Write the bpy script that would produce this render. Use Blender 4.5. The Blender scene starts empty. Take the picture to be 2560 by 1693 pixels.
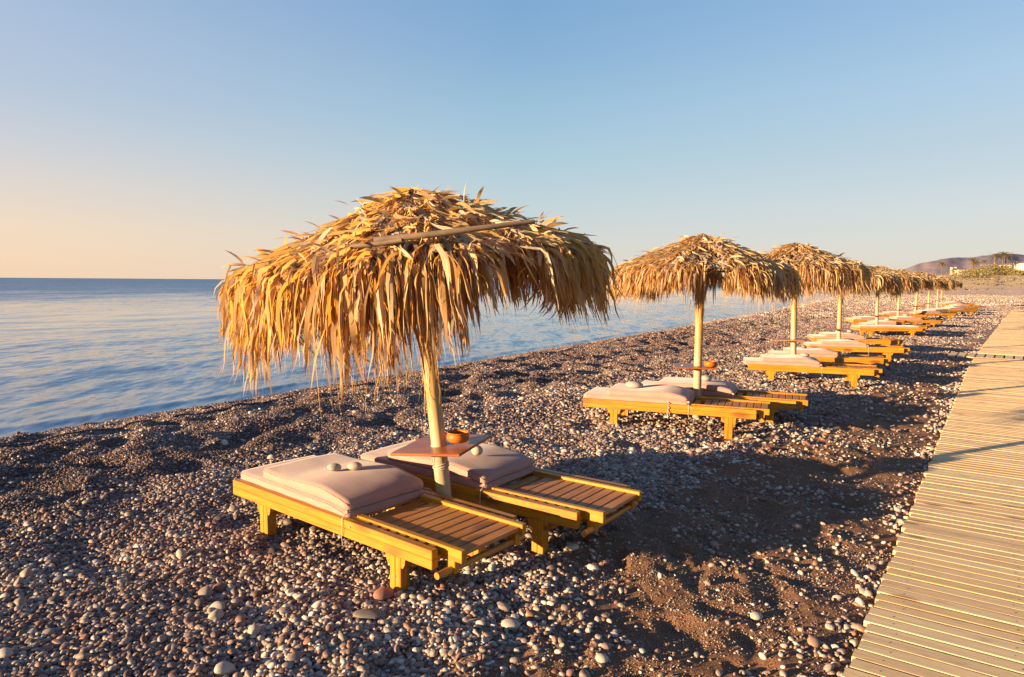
import bpy, bmesh, math, random
import numpy as np
from mathutils import Vector, Matrix, Euler
R = math.radians
rng = np.random.default_rng(11)
random.seed(5)
scene = bpy.context.scene
COL = scene.collection

# ------------------------------------------------------------------ camera
CAM_H = 1.68
roll = math.atan(.0072)
pitch = math.atan((846.5 - 703.3) / 1707.0)
cd = bpy.data.cameras.new('camera'); cam = bpy.data.objects.new('camera', cd); COL.objects.link(cam)
cd.sensor_width = 36.0; cd.lens = 36.0 * 1707.0 / 2560.0; cd.clip_start = .05; cd.clip_end = 60000
cam.matrix_world = Matrix.Translation((0, 0, CAM_H)) @ Matrix.Rotation(math.pi/2 - pitch, 4, 'X') @ Matrix.Rotation(roll, 4, 'Z')
scene.camera = cam

# ------------------------------------------------------------------ light
SUN_EL, SUN_AZ = 7.8, -115.0          # degrees; azimuth clockwise from +Y
sdir = Vector((math.sin(R(SUN_AZ))*math.cos(R(SUN_EL)), math.cos(R(SUN_AZ))*math.cos(R(SUN_EL)), math.sin(R(SUN_EL))))
sl = bpy.data.lights.new('sun', 'SUN'); sl.energy = 5.0; sl.angle = R(.5); sl.color = (1.0, .72, .40)
so = bpy.data.objects.new('sun', sl); COL.objects.link(so)
so.rotation_euler = (-sdir).to_track_quat('-Z', 'Y').to_euler(); so.location = (0, 0, 30)

w = bpy.data.worlds.new('World'); scene.world = w; w.use_nodes = True
nt = w.node_tree; nt.nodes.clear()
out = nt.nodes.new('ShaderNodeOutputWorld'); bg = nt.nodes.new('ShaderNodeBackground')
sky = nt.nodes.new('ShaderNodeTexSky'); sky.sky_type = 'NISHITA'; sky.sun_disc = False
sky.sun_elevation = R(SUN_EL); sky.sun_rotation = R(SUN_AZ); sky.altitude = 0
sky.air_density = 1.0; sky.dust_density = .6; sky.ozone_density = 1.5
bg.inputs['Strength'].default_value = .12
nt.links.new(bg.outputs[0], out.inputs[0])
SKYMODE = 1
def wmath(op, a, b=None, clamp=False):
    n = nt.nodes.new('ShaderNodeMath'); n.operation = op; n.use_clamp = clamp
    for i, v in enumerate((a, b)):
        if v is None: continue
        if isinstance(v, (int, float)): n.inputs[i].default_value = v
        else: nt.links.new(v, n.inputs[i])
    return n.outputs[0]
tc = nt.nodes.new('ShaderNodeTexCoord'); sp = nt.nodes.new('ShaderNodeSeparateXYZ'); nt.links.new(tc.outputs['Generated'], sp.inputs[0])
# a warm dawn band low over the sea, fading up and away from it, blended over the Nishita sky
ramp = nt.nodes.new('ShaderNodeValToRGB')
def sramp(els, r):
    e = r.color_ramp.elements
    while len(e) > 1: e.remove(e[-1])
    e[0].position = els[0][0]; e[0].color = (*els[0][1], 1)
    for p, c in els[1:]:
        q = e.new(p); q.color = (*c, 1)
    r.color_ramp.interpolation = 'EASE' if False else 'LINEAR'
def lin(r, g, b):
    f = lambda c: ((c/255+.055)/1.055)**2.4 if c > 10 else c/255/12.92
    return (f(r), f(g), f(b))
zel = wmath('MAXIMUM', sp.outputs['Z'], 0.0)
zel = wmath('POWER', zel, .5)          # more ramp room near the horizon
sramp([(0.0, lin(247,215,184)), (.17, lin(246,217,188)), (.25, lin(243,218,194)), (.34, lin(225,214,207)), (.412, lin(204,208,216)), (.474, lin(186,200,220)), (.55, lin(174,193,220)), (.70, lin(128,166,212)), (1, lin(64,110,180))], ramp)
nt.links.new(zel, ramp.inputs[0])
ramp2 = nt.nodes.new('ShaderNodeValToRGB')
sramp([(0.0, lin(233,213,197)), (.2, lin(219,214,208)), (.352, lin(190,209,217)), (.417, lin(174,204,219)), (.496, lin(154,192,217)), (.555, lin(138,178,214)), (.60, lin(129,171,213)), (.75, lin(100,150,205)), (1, lin(60,108,180))], ramp2)
nt.links.new(zel, ramp2.inputs[0])
ramp3 = nt.nodes.new('ShaderNodeValToRGB')
sramp([(0.0, lin(224,213,203)), (.2, lin(218,214,208)), (.31, lin(208,214,218)), (.412, lin(188,206,219)), (.495, lin(173,202,227)), (.557, lin(158,192,224)), (.72, lin(110,158,210)), (1, lin(60,108,180))], ramp3)
nt.links.new(zel, ramp3.inputs[0])
# azimuth factors: left part of the view (nearer the sun), centre, right
fx = wmath('MULTIPLY', sp.outputs['X'], 1.72)
fl = wmath('MULTIPLY', fx, -1.0, True); fr = wmath('MULTIPLY', fx, 1.0, True)
m1 = nt.nodes.new('ShaderNodeMixRGB'); nt.links.new(fl, m1.inputs[0]); nt.links.new(ramp2.outputs[0], m1.inputs[1]); nt.links.new(ramp.outputs[0], m1.inputs[2])
mixs = nt.nodes.new('ShaderNodeMixRGB'); nt.links.new(fr, mixs.inputs[0]); nt.links.new(m1.outputs[0], mixs.inputs[1]); nt.links.new(ramp3.outputs[0], mixs.inputs[2])
EXPO = 1.95; WSTR = .07
bg.inputs['Strength'].default_value = WSTR
sc = nt.nodes.new('ShaderNodeVectorMath'); sc.operation = 'SCALE'; nt.links.new(mixs.outputs[0], sc.inputs[0]); sc.inputs['Scale'].default_value = 1.0/(WSTR*2**EXPO)
mixf = nt.nodes.new('ShaderNodeMixRGB'); mixf.inputs[0].default_value = .92
nt.links.new(sky.outputs[0], mixf.inputs[1]); nt.links.new(sc.outputs[0], mixf.inputs[2]); nt.links.new(mixf.outputs[0], bg.inputs[0])

scene.view_settings.view_transform = 'Standard'; scene.view_settings.look = 'None'
scene.view_settings.exposure = EXPO; scene.view_settings.gamma = 1
scene.cycles.max_bounces = 6; scene.cycles.diffuse_bounces = 3; scene.cycles.glossy_bounces = 3; scene.cycles.transmission_bounces = 4
scene.cycles.transparent_max_bounces = 6

# ------------------------------------------------------------------ tagging helpers
def tag(o, label=None, cat=None, group=None, kind=None):
    if label: o['label'] = label
    if cat: o['category'] = cat
    if group: o['group'] = group
    if kind: o['kind'] = kind
    return o
def empty(name, loc, rz=0.0):
    o = bpy.data.objects.new(name, None); o.empty_display_size = .1; COL.objects.link(o)
    o.location = loc; o.rotation_euler = (0, 0, rz); return o
def link(name, me, mat, parent=None):
    o = bpy.data.objects.new(name, me); COL.objects.link(o)
    if mat is not None and not me.materials: me.materials.append(mat)
    o.parent = parent; return o
def copy_tree(o, parent=None):
    c = o.copy(); COL.objects.link(c); c.parent = parent
    for ch in o.children: copy_tree(ch, c)
    return c
def pymesh(name, v, f, smooth=False):
    me = bpy.data.meshes.new(name); me.from_pydata([tuple(map(float, p)) for p in v], [], f); me.update()
    if smooth:
        me.polygons.foreach_set('use_smooth', [True]*len(me.polygons))
    return me
def npmesh(name, V, Q, smooth=False):
    me = bpy.data.meshes.new(name); n = len(V); m = len(Q)
    me.vertices.add(n); me.vertices.foreach_set('co', np.asarray(V, np.float32).ravel())
    k = Q.shape[1]
    me.loops.add(m*k); me.loops.foreach_set('vertex_index', np.asarray(Q, np.int32).ravel())
    me.polygons.add(m); me.polygons.foreach_set('loop_start', np.arange(0, m*k, k, dtype=np.int32))
    if smooth: me.polygons.foreach_set('use_smooth', np.ones(m, bool))
    me.update(calc_edges=True); return me
class MB:
    """collects bevelled boxes, tubes and prisms into one mesh"""
    def __init__(s): s.v = []; s.f = []; s.sm = []
    def add(s, v, f, sm=False):
        b = len(s.v); s.v += [tuple(p) for p in v]; s.f += [tuple(b+i for i in q) for q in f]; s.sm += [sm]*len(f)
    def box(s, x0, x1, y0, y1, z0, z1, bev=.003, M=None):
        bm = bmesh.new(); bmesh.ops.create_cube(bm, size=1)
        for q in bm.verts: q.co = Vector(((x0+x1)/2+q.co.x*(x1-x0), (y0+y1)/2+q.co.y*(y1-y0), (z0+z1)/2+q.co.z*(z1-z0)))
        if bev: bmesh.ops.bevel(bm, geom=bm.edges[:], offset=bev, segments=1, affect='EDGES')
        bm.verts.index_update()
        v = [(M @ q.co) if M else q.co.copy() for q in bm.verts]
        s.add(v, [[q.index for q in f.verts] for f in bm.faces]); bm.free(); return s
    def tube(s, pts, rad, n=10, cap=True, jit=0):
        pts = [Vector(p) for p in pts]; rings = []
        rr = rad if isinstance(rad, (list, tuple)) else [rad]*len(pts)
        up = Vector((0, 0, 1))
        for i, p in enumerate(pts):
            t = (pts[min(i+1, len(pts)-1)] - pts[max(i-1, 0)]).normalized()
            a = t.cross(up if abs(t.z) < .95 else Vector((1, 0, 0))).normalized(); b = t.cross(a)
            rings.append([p + (a*math.cos(2*math.pi*k/n) + b*math.sin(2*math.pi*k/n))*rr[i]*(1+random.uniform(-jit, jit)) for k in range(n)])
        v = [q for r_ in rings for q in r_]; f = []
        for i in range(len(pts)-1):
            for k in range(n):
                f.append((i*n+k, i*n+(k+1) % n, (i+1)*n+(k+1) % n, (i+1)*n+k))
        s.add(v, f, True)
        if cap:
            s.add(rings[0], [tuple(range(n))]); s.add(rings[-1], [tuple(reversed(range(n)))])
        return s
    def prism(s, poly, axis, a, b):
        n = len(poly)
        def P(u, v, w_): return (w_, u, v) if axis == 'x' else ((u, w_, v) if axis == 'y' else (u, v, w_))
        v = [P(u, q, a) for u, q in poly] + [P(u, q, b) for u, q in poly]
        f = [tuple(range(n)), tuple(reversed(range(n, 2*n)))] + [(i, (i+1) % n, n+(i+1) % n, n+i) for i in range(n)]
        s.add(v, f); return s
    def mesh(s, name):
        me = pymesh(name, s.v, s.f); me.polygons.foreach_set('use_smooth', s.sm)
        bm = bmesh.new(); bm.from_mesh(me); bmesh.ops.recalc_face_normals(bm, faces=bm.faces[:]); bm.to_mesh(me); bm.free(); return me
    def build(s, name, mat, parent=None): return link(name, s.mesh(name), mat, parent)

# ------------------------------------------------------------------ numpy noise
_T = rng.random((256, 256))
def vnoise(x, y, sc=1.0, seed=0):
    x = np.asarray(x)*sc + seed*17.3; y = np.asarray(y)*sc + seed*31.7
    xi = np.floor(x).astype(int); yi = np.floor(y).astype(int); fx = x-xi; fy = y-yi
    fx = fx*fx*fx*(fx*(fx*6-15)+10); fy = fy*fy*fy*(fy*(fy*6-15)+10)
    a = _T[xi & 255, yi & 255]; b = _T[(xi+1) & 255, yi & 255]; c = _T[xi & 255, (yi+1) & 255]; d = _T[(xi+1) & 255, (yi+1) & 255]
    return (a*(1-fx)+b*fx)*(1-fy)+(c*(1-fx)+d*fx)*fy
def fbm(x, y, sc, seed, o=3):
    s_ = 0; a = 1; t = 0
    for i in range(o):
        s_ = s_ + a*(vnoise(x*math.cos(i)+y*math.sin(i), y*math.cos(i)-x*math.sin(i), sc*2**i, seed+i)-.5); t += a; a *= .5
    return s_/t*2
def sstep(a, b, x):
    t = np.clip((x-a)/(b-a), 0, 1); return t*t*(3-2*t)

# ------------------------------------------------------------------ terrain
DX, DY = math.sin(R(35.5)), math.cos(R(35.5))       # direction of the umbrella row
SEA = -.55
def uv(x, y): return -DY*x + DX*y, DX*x + DY*y
def shore_u(v):
    return np.interp(v, [-40, 3.4, 7.2, 12.1, 23.6, 36.7, 54.6, 100, 153, 300, 600, 1500], [11.6, 11.11, 11.3, 11.55, 12.2, 13.3, 14.6, 20, 27, 60, 190, 900])
def bw_edge(v):                                       # seaward edge of the boardwalk
    return np.interp(v, [-10, 17, 24.8, 56], [.47, .45, .27, -.66])
def ground_z(x, y):
    x = np.asarray(x, float); y = np.asarray(y, float)
    u, v = uv(x, y); su = shore_u(v); dist = np.hypot(x, y)
    be = bw_edge(v)
    z = np.interp(u-be, [-8, -.3, 0, .25, 2.0], [-.06, -.075, -.07, -.05, 0.0])
    crest = su-3.2
    z = np.where(u > crest, .02 - (u-crest)*(.57/3.2), z)
    z = z + .05*np.exp(-((u-crest+.6)/1.1)**2)
    # deeper under water
    z = np.where(u > su+.2, z - (u-su-.2)*.06, z)
    z = np.maximum(z, SEA-2.5)
    # undulation: trodden shingle
    near = 1 - sstep(40, 120, dist)
    off = sstep(.02, .5, np.abs(u-be+.0)*1.0) * np.where(u > be, 1, 0)
    fine = sstep(4.6, 7.0, u)
    a = .6 + 1.15*fine
    n1 = fbm(x, y, 1.9, 3, 2); n2 = vnoise(x, y, 4.6, 9)*2-1; n3 = vnoise(x, y, 2.9, 21)
    dim = -np.clip(n3-.62, 0, 1)*.16
    n4 = vnoise(x, y, 8.5, 29)*2-1
    und = a*(n1*.036 + n2*.013 + n4*.005*(1+0*x) + dim)
    sandy = 1-sstep(1.9, 3.4, u)
    sd1 = vnoise(x, y, 8.2, 35); sd2 = vnoise(x, y, 4.6, 37); sd3 = vnoise(x, y, 17.0, 39)
    und = und + sandy*(-np.clip(sd1-.56, 0, 1)*.060 - np.clip(sd2-.6, 0, 1)*.075 + (sd3-.5)*.012)
    wet = 1-sstep(su-1.0, su-.1, u)*.8
    z = z + und*off*near*wet
    # land rises far inland / along the bay
    far = sstep(60, 100, v)
    inl = np.clip(su-u, 0, 60)/25
    rise = np.interp(v, [0, 62, 95, 140, 175, 235, 300, 900, 3000], [0, 0, .3, 1.1, 1.9, 4.3, 5.2, 12, 30])
    z = z + rise*np.clip(inl, 0, 1)
    z = z + far*.12*fbm(x, y, .06, 41, 2)
    return z

def polar_grid(azs, rs):
    A, Rr = np.meshgrid(azs, rs); X = np.sin(A)*Rr; Y = np.cos(A)*Rr
    na, nr = len(azs), len(rs)
    i, j = np.meshgrid(np.arange(nr-1), np.arange(na-1), indexing='ij'); b = (i*na+j).ravel()
    Q = np.stack([b, b+1, b+1+na, b+na], 1)[:, ::-1]
    return X.ravel(), Y.ravel(), Q
azs = np.radians(np.concatenate([np.linspace(-180, -56, 60, endpoint=False), np.linspace(-56, 56, 820, endpoint=False), np.linspace(56, 180, 61)]))
rs = np.concatenate([[.02, .3], np.exp(np.linspace(math.log(.7), math.log(60), 820)), np.exp(np.linspace(math.log(61), math.log(9000), 150))])
GX, GY, GQ = polar_grid(azs, rs)
GZ = ground_z(GX, GY)
gm = npmesh('beach', np.stack([GX, GY, GZ], 1), GQ, True)
def fattr(me, name, val):
    a = me.attributes.new(name, 'FLOAT', 'POINT'); a.data.foreach_set('value', np.asarray(val, np.float32))
def zones(x, y):
    """stones 0..1 (share of ground covered by pebbles), fine 0..1 (small dark shingle towards the sea)"""
    u, v = uv(x, y); be = bw_edge(v)
    e = u - be
    wob = .55*fbm(x, y, .8, 51, 2) + .35*fbm(x, y, 2.3, 55, 2)
    lim = np.interp(v, [0, 2.6, 3.6, 6, 12, 20, 40], [.7, .95, 1.5, 1.65, 1.35, .8, .2])
    stones = sstep(lim-.35, lim+.9, e+wob)
    fine = sstep(3.9, 6.4, u+.7*fbm(x, y, .6, 61, 2)) * (1-sstep(18, 34, v))
    return stones, fine
st, fi = zones(GX, GY)
U_, V_ = uv(GX, GY)
fattr(gm, 'stones', st); fattr(gm, 'fine', fi)
wetv = sstep(-.5, -.05, U_-shore_u(V_))
fattr(gm, 'wet', wetv)
# brown patches of the far beach, dry grass beyond
patch = np.exp(-((V_-78-.25*(U_-2))/9)**2)*sstep(-16, -3, U_)*(1-sstep(9, 15, U_)) 
patch = np.maximum(patch, sstep(100, 106, V_)*(1-sstep(120, 126, V_)*.0))
fattr(gm, 'patch', np.clip(patch*(.75+.5*fbm(GX, GY, .12, 71, 2)), 0, 1))
fattr(gm, 'dry', sstep(135, 160, V_+8*fbm(GX, GY, .03, 75, 2)))

# ------------------------------------------------------------------ material helpers
class NT:
    def __init__(s, name):
        s.m = bpy.data.materials.new(name); s.m.use_nodes = True; s.t = s.m.node_tree
        s.b = s.t.nodes['Principled BSDF']; s.o = s.t.nodes['Material Output']
    def n(s, typ, **kw):
        q = s.t.nodes.new('ShaderNode'+typ)
        for k, v in kw.items(): setattr(q, k, v)
        return q
    def l(s, a, b): s.t.links.new(a, b)
    def set(s, node, key, v):
        if hasattr(v, 'is_output'): s.l(v, node.inputs[key])
        else:
            if isinstance(v, tuple) and len(v) == 3 and node.inputs[key].type == 'RGBA': v = (*v, 1)
            node.inputs[key].default_value = v
    def math(s, op, a, b=None, c=None, clamp=False):
        q = s.n('Math', operation=op, use_clamp=clamp)
        for i, v in enumerate((a, b, c)):
            if v is not None: s.set(q, i, v)
        return q.outputs[0]
    def mix(s, f, a, b, blend='MIX'):
        q = s.n('MixRGB', blend_type=blend); s.set(q, 0, f); s.set(q, 1, a); s.set(q, 2, b); return q.outputs[0]
    def ramp(s, f, els, interp='LINEAR'):
        q = s.n('ValToRGB'); e = q.color_ramp.elements
        while len(e) > 1: e.remove(e[-1])
        e[0].position = els[0][0]; c = els[0][1]; e[0].color = (*c, 1) if isinstance(c, tuple) else (c, c, c, 1)
        for p, c in els[1:]:
            z = e.new(p); z.color = (*c, 1) if isinstance(c, tuple) else (c, c, c, 1)
        q.color_ramp.interpolation = interp; s.l(f, q.inputs[0]); return q.outputs[0]
    def coord(s, kind='Object', scale=(1, 1, 1), loc=None):
        t = s.n('TexCoord'); m = s.n('Mapping'); s.l(t.outputs[kind], m.inputs[0]); m.inputs['Scale'].default_value = scale
        if loc is not None: s.l(loc, m.inputs['Location'])
        return m.outputs[0]
    def noise(s, vec, scale, detail=3, rough=.5, dist=0, out=0):
        q = s.n('TexNoise'); s.l(vec, q.inputs['Vector']); q.inputs['Scale'].default_value = scale; q.inputs['Detail'].default_value = detail
        q.inputs['Roughness'].default_value = rough; q.inputs['Distortion'].default_value = dist; return q.outputs[out]
    def voro(s, vec, scale, feature='F1', out='Distance', rand=1):
        q = s.n('TexVoronoi', feature=feature); s.l(vec, q.inputs['Vector']); q.inputs['Scale'].default_value = scale
        q.inputs['Randomness'].default_value = rand; return q.outputs[out]
    def attr(s, name, typ='GEOMETRY', out='Fac'):
        q = s.n('Attribute', attribute_name=name, attribute_type=typ); return q.outputs[out]
    def bump(s, h, strength=.3, dist=.01, nrm=None):
        q = s.n('Bump'); s.set(q, 'Height', h); q.inputs['Strength'].default_value = strength; q.inputs['Distance'].default_value = dist
        if nrm is not None: s.l(nrm, q.inputs['Normal'])
        return q.outputs[0]

def pebble_ramp(k, r_):
    return k.ramp(r_, [(0.0, (.052, .032, .029)), (.12, (.115, .070, .058)), (.25, (.175, .118, .098)), (.36, (.225, .095, .060)), (.44, (.23, .168, .138)), (.56, (.29, .225, .185)),
                       (.66, (.28, .145, .095)), (.72, (.38, .31, .25)), (.84, (.34, .275, .23)), (.93, (.50, .43, .36)), (1.0, (.60, .52, .44))])
# ground material
k = NT('shingle_and_sand')
P = k.coord('Object')
vor = k.voro(P, 42, out='Color'); sep = k.n('SeparateColor'); k.l(vor, sep.inputs[0])
vor2 = k.voro(P, 85, out='Color'); sep2 = k.n('SeparateColor'); k.l(vor2, sep2.inputs[0])
pc = pebble_ramp(k, sep.outputs[0]); pc2 = pebble_ramp(k, k.math('MULTIPLY', sep2.outputs[0], .8))
fine = k.attr('fine'); stones = k.attr('stones'); wet = k.attr('wet'); patchA = k.attr('patch'); dry = k.attr('dry')
pcf = k.mix(.55, pc2, (.10, .058, .042))
peb = k.mix(fine, k.mix(.15, pc, (.30, .24, .20)), pcf)
nse = k.noise(P, 160, 3, .7); nsb = k.noise(P, 1.6, 3, .6)
sand = k.mix(k.ramp(nse, [(.35, 0.0), (.7, 1.0)]), (.085, .038, .021), (.33, .165, .082))
sand = k.mix(k.ramp(nsb, [(.4, 0.0), (.65, .45)]), sand, (.20, .10, .055))
basec = k.mix(k.math('MULTIPLY', stones, 1.0), sand, peb)
# distant beach reads pale, with brown patches and then dry grass
geo = k.n('CameraData')
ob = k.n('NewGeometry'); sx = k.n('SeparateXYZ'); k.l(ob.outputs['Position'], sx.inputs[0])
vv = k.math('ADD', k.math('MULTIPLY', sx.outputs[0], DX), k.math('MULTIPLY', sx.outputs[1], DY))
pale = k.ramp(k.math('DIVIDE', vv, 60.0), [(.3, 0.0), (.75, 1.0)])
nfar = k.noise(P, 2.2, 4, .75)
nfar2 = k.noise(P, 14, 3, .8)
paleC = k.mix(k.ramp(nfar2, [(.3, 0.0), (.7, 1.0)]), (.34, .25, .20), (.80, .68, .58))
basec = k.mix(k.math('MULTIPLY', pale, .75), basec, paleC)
basec = k.mix(k.math('MULTIPLY', patchA, .75), basec, (.70, .44, .28))
nd = k.noise(P, .35, 4, .7)
basec = k.mix(dry, basec, k.mix(nd, (.42, .25, .10), (.95, .66, .34)))
basec = k.mix(k.math('MULTIPLY', wet, .72), basec, (.03, .022, .02))
k.l(basec, k.b.inputs['Base Color'])
k.l(k.math('SUBTRACT', .85, k.math('MULTIPLY', wet, .6)), k.b.inputs['Roughness'])
k.b.inputs['Specular IOR Level'].default_value = .25
hd1 = k.voro(P, 42); hd2 = k.voro(P, 85)
hd = k.mix(fine, hd1, hd2)
hs = k.mix(stones, k.math('MULTIPLY', k.noise(P, 120, 4, .75), .55), k.math('SUBTRACT', 1.0, hd))
b1 = k.bump(hs, .6, .010)
# relief of single stones and sand grains, kept at any distance
def vop(op, a, b=None, sc_=None):
    q = k.n('VectorMath', operation=op); k.l(a, q.inputs[0])
    if b is not None:
        if isinstance(b, tuple): q.inputs[1].default_value = b
        else: k.l(b, q.inputs[1])
    if sc_ is not None: q.inputs['Scale'].default_value = sc_
    return q.outputs[0]
rs_ = vop('SCALE', vop('SUBTRACT', vor, (.5, .5, .5)), sc_=1.9)
gs_ = vop('SCALE', vop('SUBTRACT', k.noise(P, 210, 2, .6, out=1), (.5, .5, .5)), sc_=3.2)
mxn = k.mix(stones, gs_, rs_)
nn = vop('NORMALIZE', vop('ADD', b1, mxn)); k.l(nn, k.b.inputs['Normal'])
MG = k.m
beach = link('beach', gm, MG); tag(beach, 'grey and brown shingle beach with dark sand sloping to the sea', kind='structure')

# ------------------------------------------------------------------ pebbles: one mass of gravel, instanced on real positions
def jgrid(step, rmin, rmax, azmax):
    n = int(rmax/step)+2
    ii, jj = np.meshgrid(np.arange(-n, n), np.arange(-2, int(n/.87)+2))
    x = (ii + (jj % 2)*.5)*step; y = jj*step*.87
    x = (x + rng.uniform(-.42, .42, x.shape)*step).ravel(); y = (y + rng.uniform(-.42, .42, y.shape)*step).ravel()
    r_ = np.hypot(x, y); a_ = np.abs(np.degrees(np.arctan2(x, y)))
    m = (r_ > rmin) & (r_ < rmax) & (a_ < azmax); return x[m], y[m]
pts = []
def batch(step, rmin, rmax, azm, size, sig, sel, crange, flat=(.36, .74), sink=.25, bigp=0):
    x, y = jgrid(step, rmin, rmax, azm)
    st_, fi_ = zones(x, y); u, v = uv(x, y)
    keep = sel(st_, fi_, u, v, x, y) & ((u > bw_edge(v)+.015) | (v > 56.5)) & (u < shore_u(v)-.02)
    x, y = x[keep], y[keep]; n = len(x)
    a = size*np.exp(np.clip(rng.normal(0, sig, n), -.9, .55))
    if bigp: a = np.where(rng.random(n) < bigp, a*rng.uniform(1.3, 2.0, n), a)
    b = a*rng.uniform(.55, .95, n); c = a*rng.uniform(*flat, n)
    z = ground_z(x, y) + c*(1-2*sink)
    rot = np.stack([rng.normal(0, .28, n), rng.normal(0, .28, n), rng.uniform(0, 6.283, n)], 1)
    col = rng.uniform(*crange, n)
    # patches of paler and darker stones
    col = np.clip(col + .22*fbm(x, y, 1.3, 91, 2), 0, 1)
    pts.append((np.stack([x, y, z], 1), np.stack([a, b, c], 1), rot, col))
pick = lambda n: rng.random(n)
# big rounded pebbles round the loungers
batch(.0235, 1.6, 7.5, 52, .0134, .30, lambda s, f, u, v, x, y: (pick(len(s)) < s*(1-f)*1.15), (.12, .97), bigp=.035)
# sparse stones lying on the sand
batch(.05, 1.6, 9, 52, .0115, .42, lambda s, f, u, v, x, y: (pick(len(s)) < (1-s)*np.clip(.36+.85*fbm(x, y, 1.7, 95, 2), .03, 1)), (.3, 1), bigp=.05, sink=.2)
batch(.0125, 1.6, 5.0, 50, .0030, .4, lambda s, f, u, v, x, y: (pick(len(s)) < (1-s)*(.35+.5*fbm(x, y, 3.1, 97, 2))), (.05, .85), sink=.1)
batch(.035, 1.6, 9, 50, .0065, .35, lambda s, f, u, v, x, y: (pick(len(s)) < (1-s)*.3), (.1, .9), sink=.15)
# small dark shingle towards the sea
batch(.0185, 3.2, 11.5, 52, .0085, .36, lambda s, f, u, v, x, y: (pick(len(s)) < f*1.1), (0, .52), bigp=.03)
batch(.09, 3.2, 18, 52, .012, .36, lambda s, f, u, v, x, y: (pick(len(s)) < f), (.6, 1), bigp=.06)
# middle distance
batch(.036, 7.5, 15, 50, .0185, .3, lambda s, f, u, v, x, y: (pick(len(s)) < s*(1-f)), (.15, .98), bigp=.02)
batch(.028, 11.5, 20, 50, .0125, .3, lambda s, f, u, v, x, y: (pick(len(s)) < f), (0, .55), bigp=.03)
batch(.075, 9, 22, 50, .018, .35, lambda s, f, u, v, x, y: (pick(len(s)) < (1-s)*.3), (.4, 1), sink=.2)
batch(.047, 15, 38, 48, .0195, .3, lambda s, f, u, v, x, y: (pick(len(s)) < s*(1-f)), (.1, .93), bigp=.02)
batch(.052, 20, 38, 48, .022, .3, lambda s, f, u, v, x, y: (pick(len(s)) < f), (0, .6), bigp=.02)
farpatch = lambda x, y: (lambda u, v: np.exp(-((v-78-.25*(u-2))/9)**2)*sstep(-16, -3, u)*(1-sstep(9, 15, u)))(*uv(x, y))
batch(.088, 36.5, 66, 47, .033, .3, lambda s, f, u, v, x, y: pick(len(s)) < .85-.8*farpatch(x, y), (.3, .93), flat=(.6, .95))
batch(.15, 65, 135, 47, .056, .3, lambda s, f, u, v, x, y: (pick(len(s)) < .85-.8*farpatch(x, y)) & (v < 104) & (u > -30), (.45, .95), flat=(.6, .95))
# a line of washed stones against the edge of the boardwalk
vv_ = rng.uniform(1.5, 24, 2600); uu_ = bw_edge(vv_)+.02+np.abs(rng.normal(0, .075, 2600))
x = -DY*uu_ + DX*vv_; y = DX*uu_ + DY*vv_
cl = vnoise(vv_, vv_*0, 2.3, 7); kk = rng.random(2600) < np.clip((cl-.3)*2.2, 0.08, 1); x, y = x[kk], y[kk]; n = len(x)
a = .0155*np.exp(rng.normal(0, .32, n)); c = a*rng.uniform(.45, .8, n)
pts.append((np.stack([x, y, ground_z(x, y)+c*.7], 1), np.stack([a, a*rng.uniform(.6, .95, n), c], 1), np.stack([rng.normal(0, .3, n), rng.normal(0, .3, n), rng.uniform(0, 6.28, n)], 1), rng.uniform(.5, 1, n)))
PP = np.concatenate([p[0] for p in pts]); SS = np.concatenate([p[1] for p in pts]); RR = np.concatenate([p[2] for p in pts]); CC = np.concatenate([p[3] for p in pts])
print('pebbles', len(PP))
pm = bpy.data.meshes.new('pebbles'); pm.vertices.add(len(PP)); pm.vertices.foreach_set('co', PP.astype(np.float32).ravel())
for nm, arr in (('psize', SS), ('prot', RR)):
    a = pm.attributes.new(nm, 'FLOAT_VECTOR', 'POINT'); a.data.foreach_set('vector', arr.astype(np.float32).ravel())
fattr(pm, 'pcol', CC)
k = NT('pebble_stone')
rc = k.attr('pcol', 'INSTANCER')
c = pebble_ramp(k, rc)
P = k.coord('Object'); nz = k.noise(P, 2.2, 4, .65)
c = k.mix(k.ramp(nz, [(.35, 0.0), (.7, .55)]), c, k.mix(.6, c, (.12, .09, .08)))
k.l(c, k.b.inputs['Base Color']); k.b.inputs['Roughness'].default_value = .62; k.b.inputs['Specular IOR Level'].default_value = .3
MPEB = k.m
ng = bpy.data.node_groups.new('scatter', 'GeometryNodeTree')
ng.interface.new_socket('Geometry', in_out='INPUT', socket_type='NodeSocketGeometry'); ng.interface.new_socket('Geometry', in_out='OUTPUT', socket_type='NodeSocketGeometry')
gi = ng.nodes.new('NodeGroupInput'); go = ng.nodes.new('NodeGroupOutput')
m2p = ng.nodes.new('GeometryNodeMeshToPoints'); ng.links.new(gi.outputs[0], m2p.inputs[0])
iop = ng.nodes.new('GeometryNodeInstanceOnPoints'); ng.links.new(m2p.outputs[0], iop.inputs['Points'])
g2i = ng.nodes.new('GeometryNodeGeometryToInstance')
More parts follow.
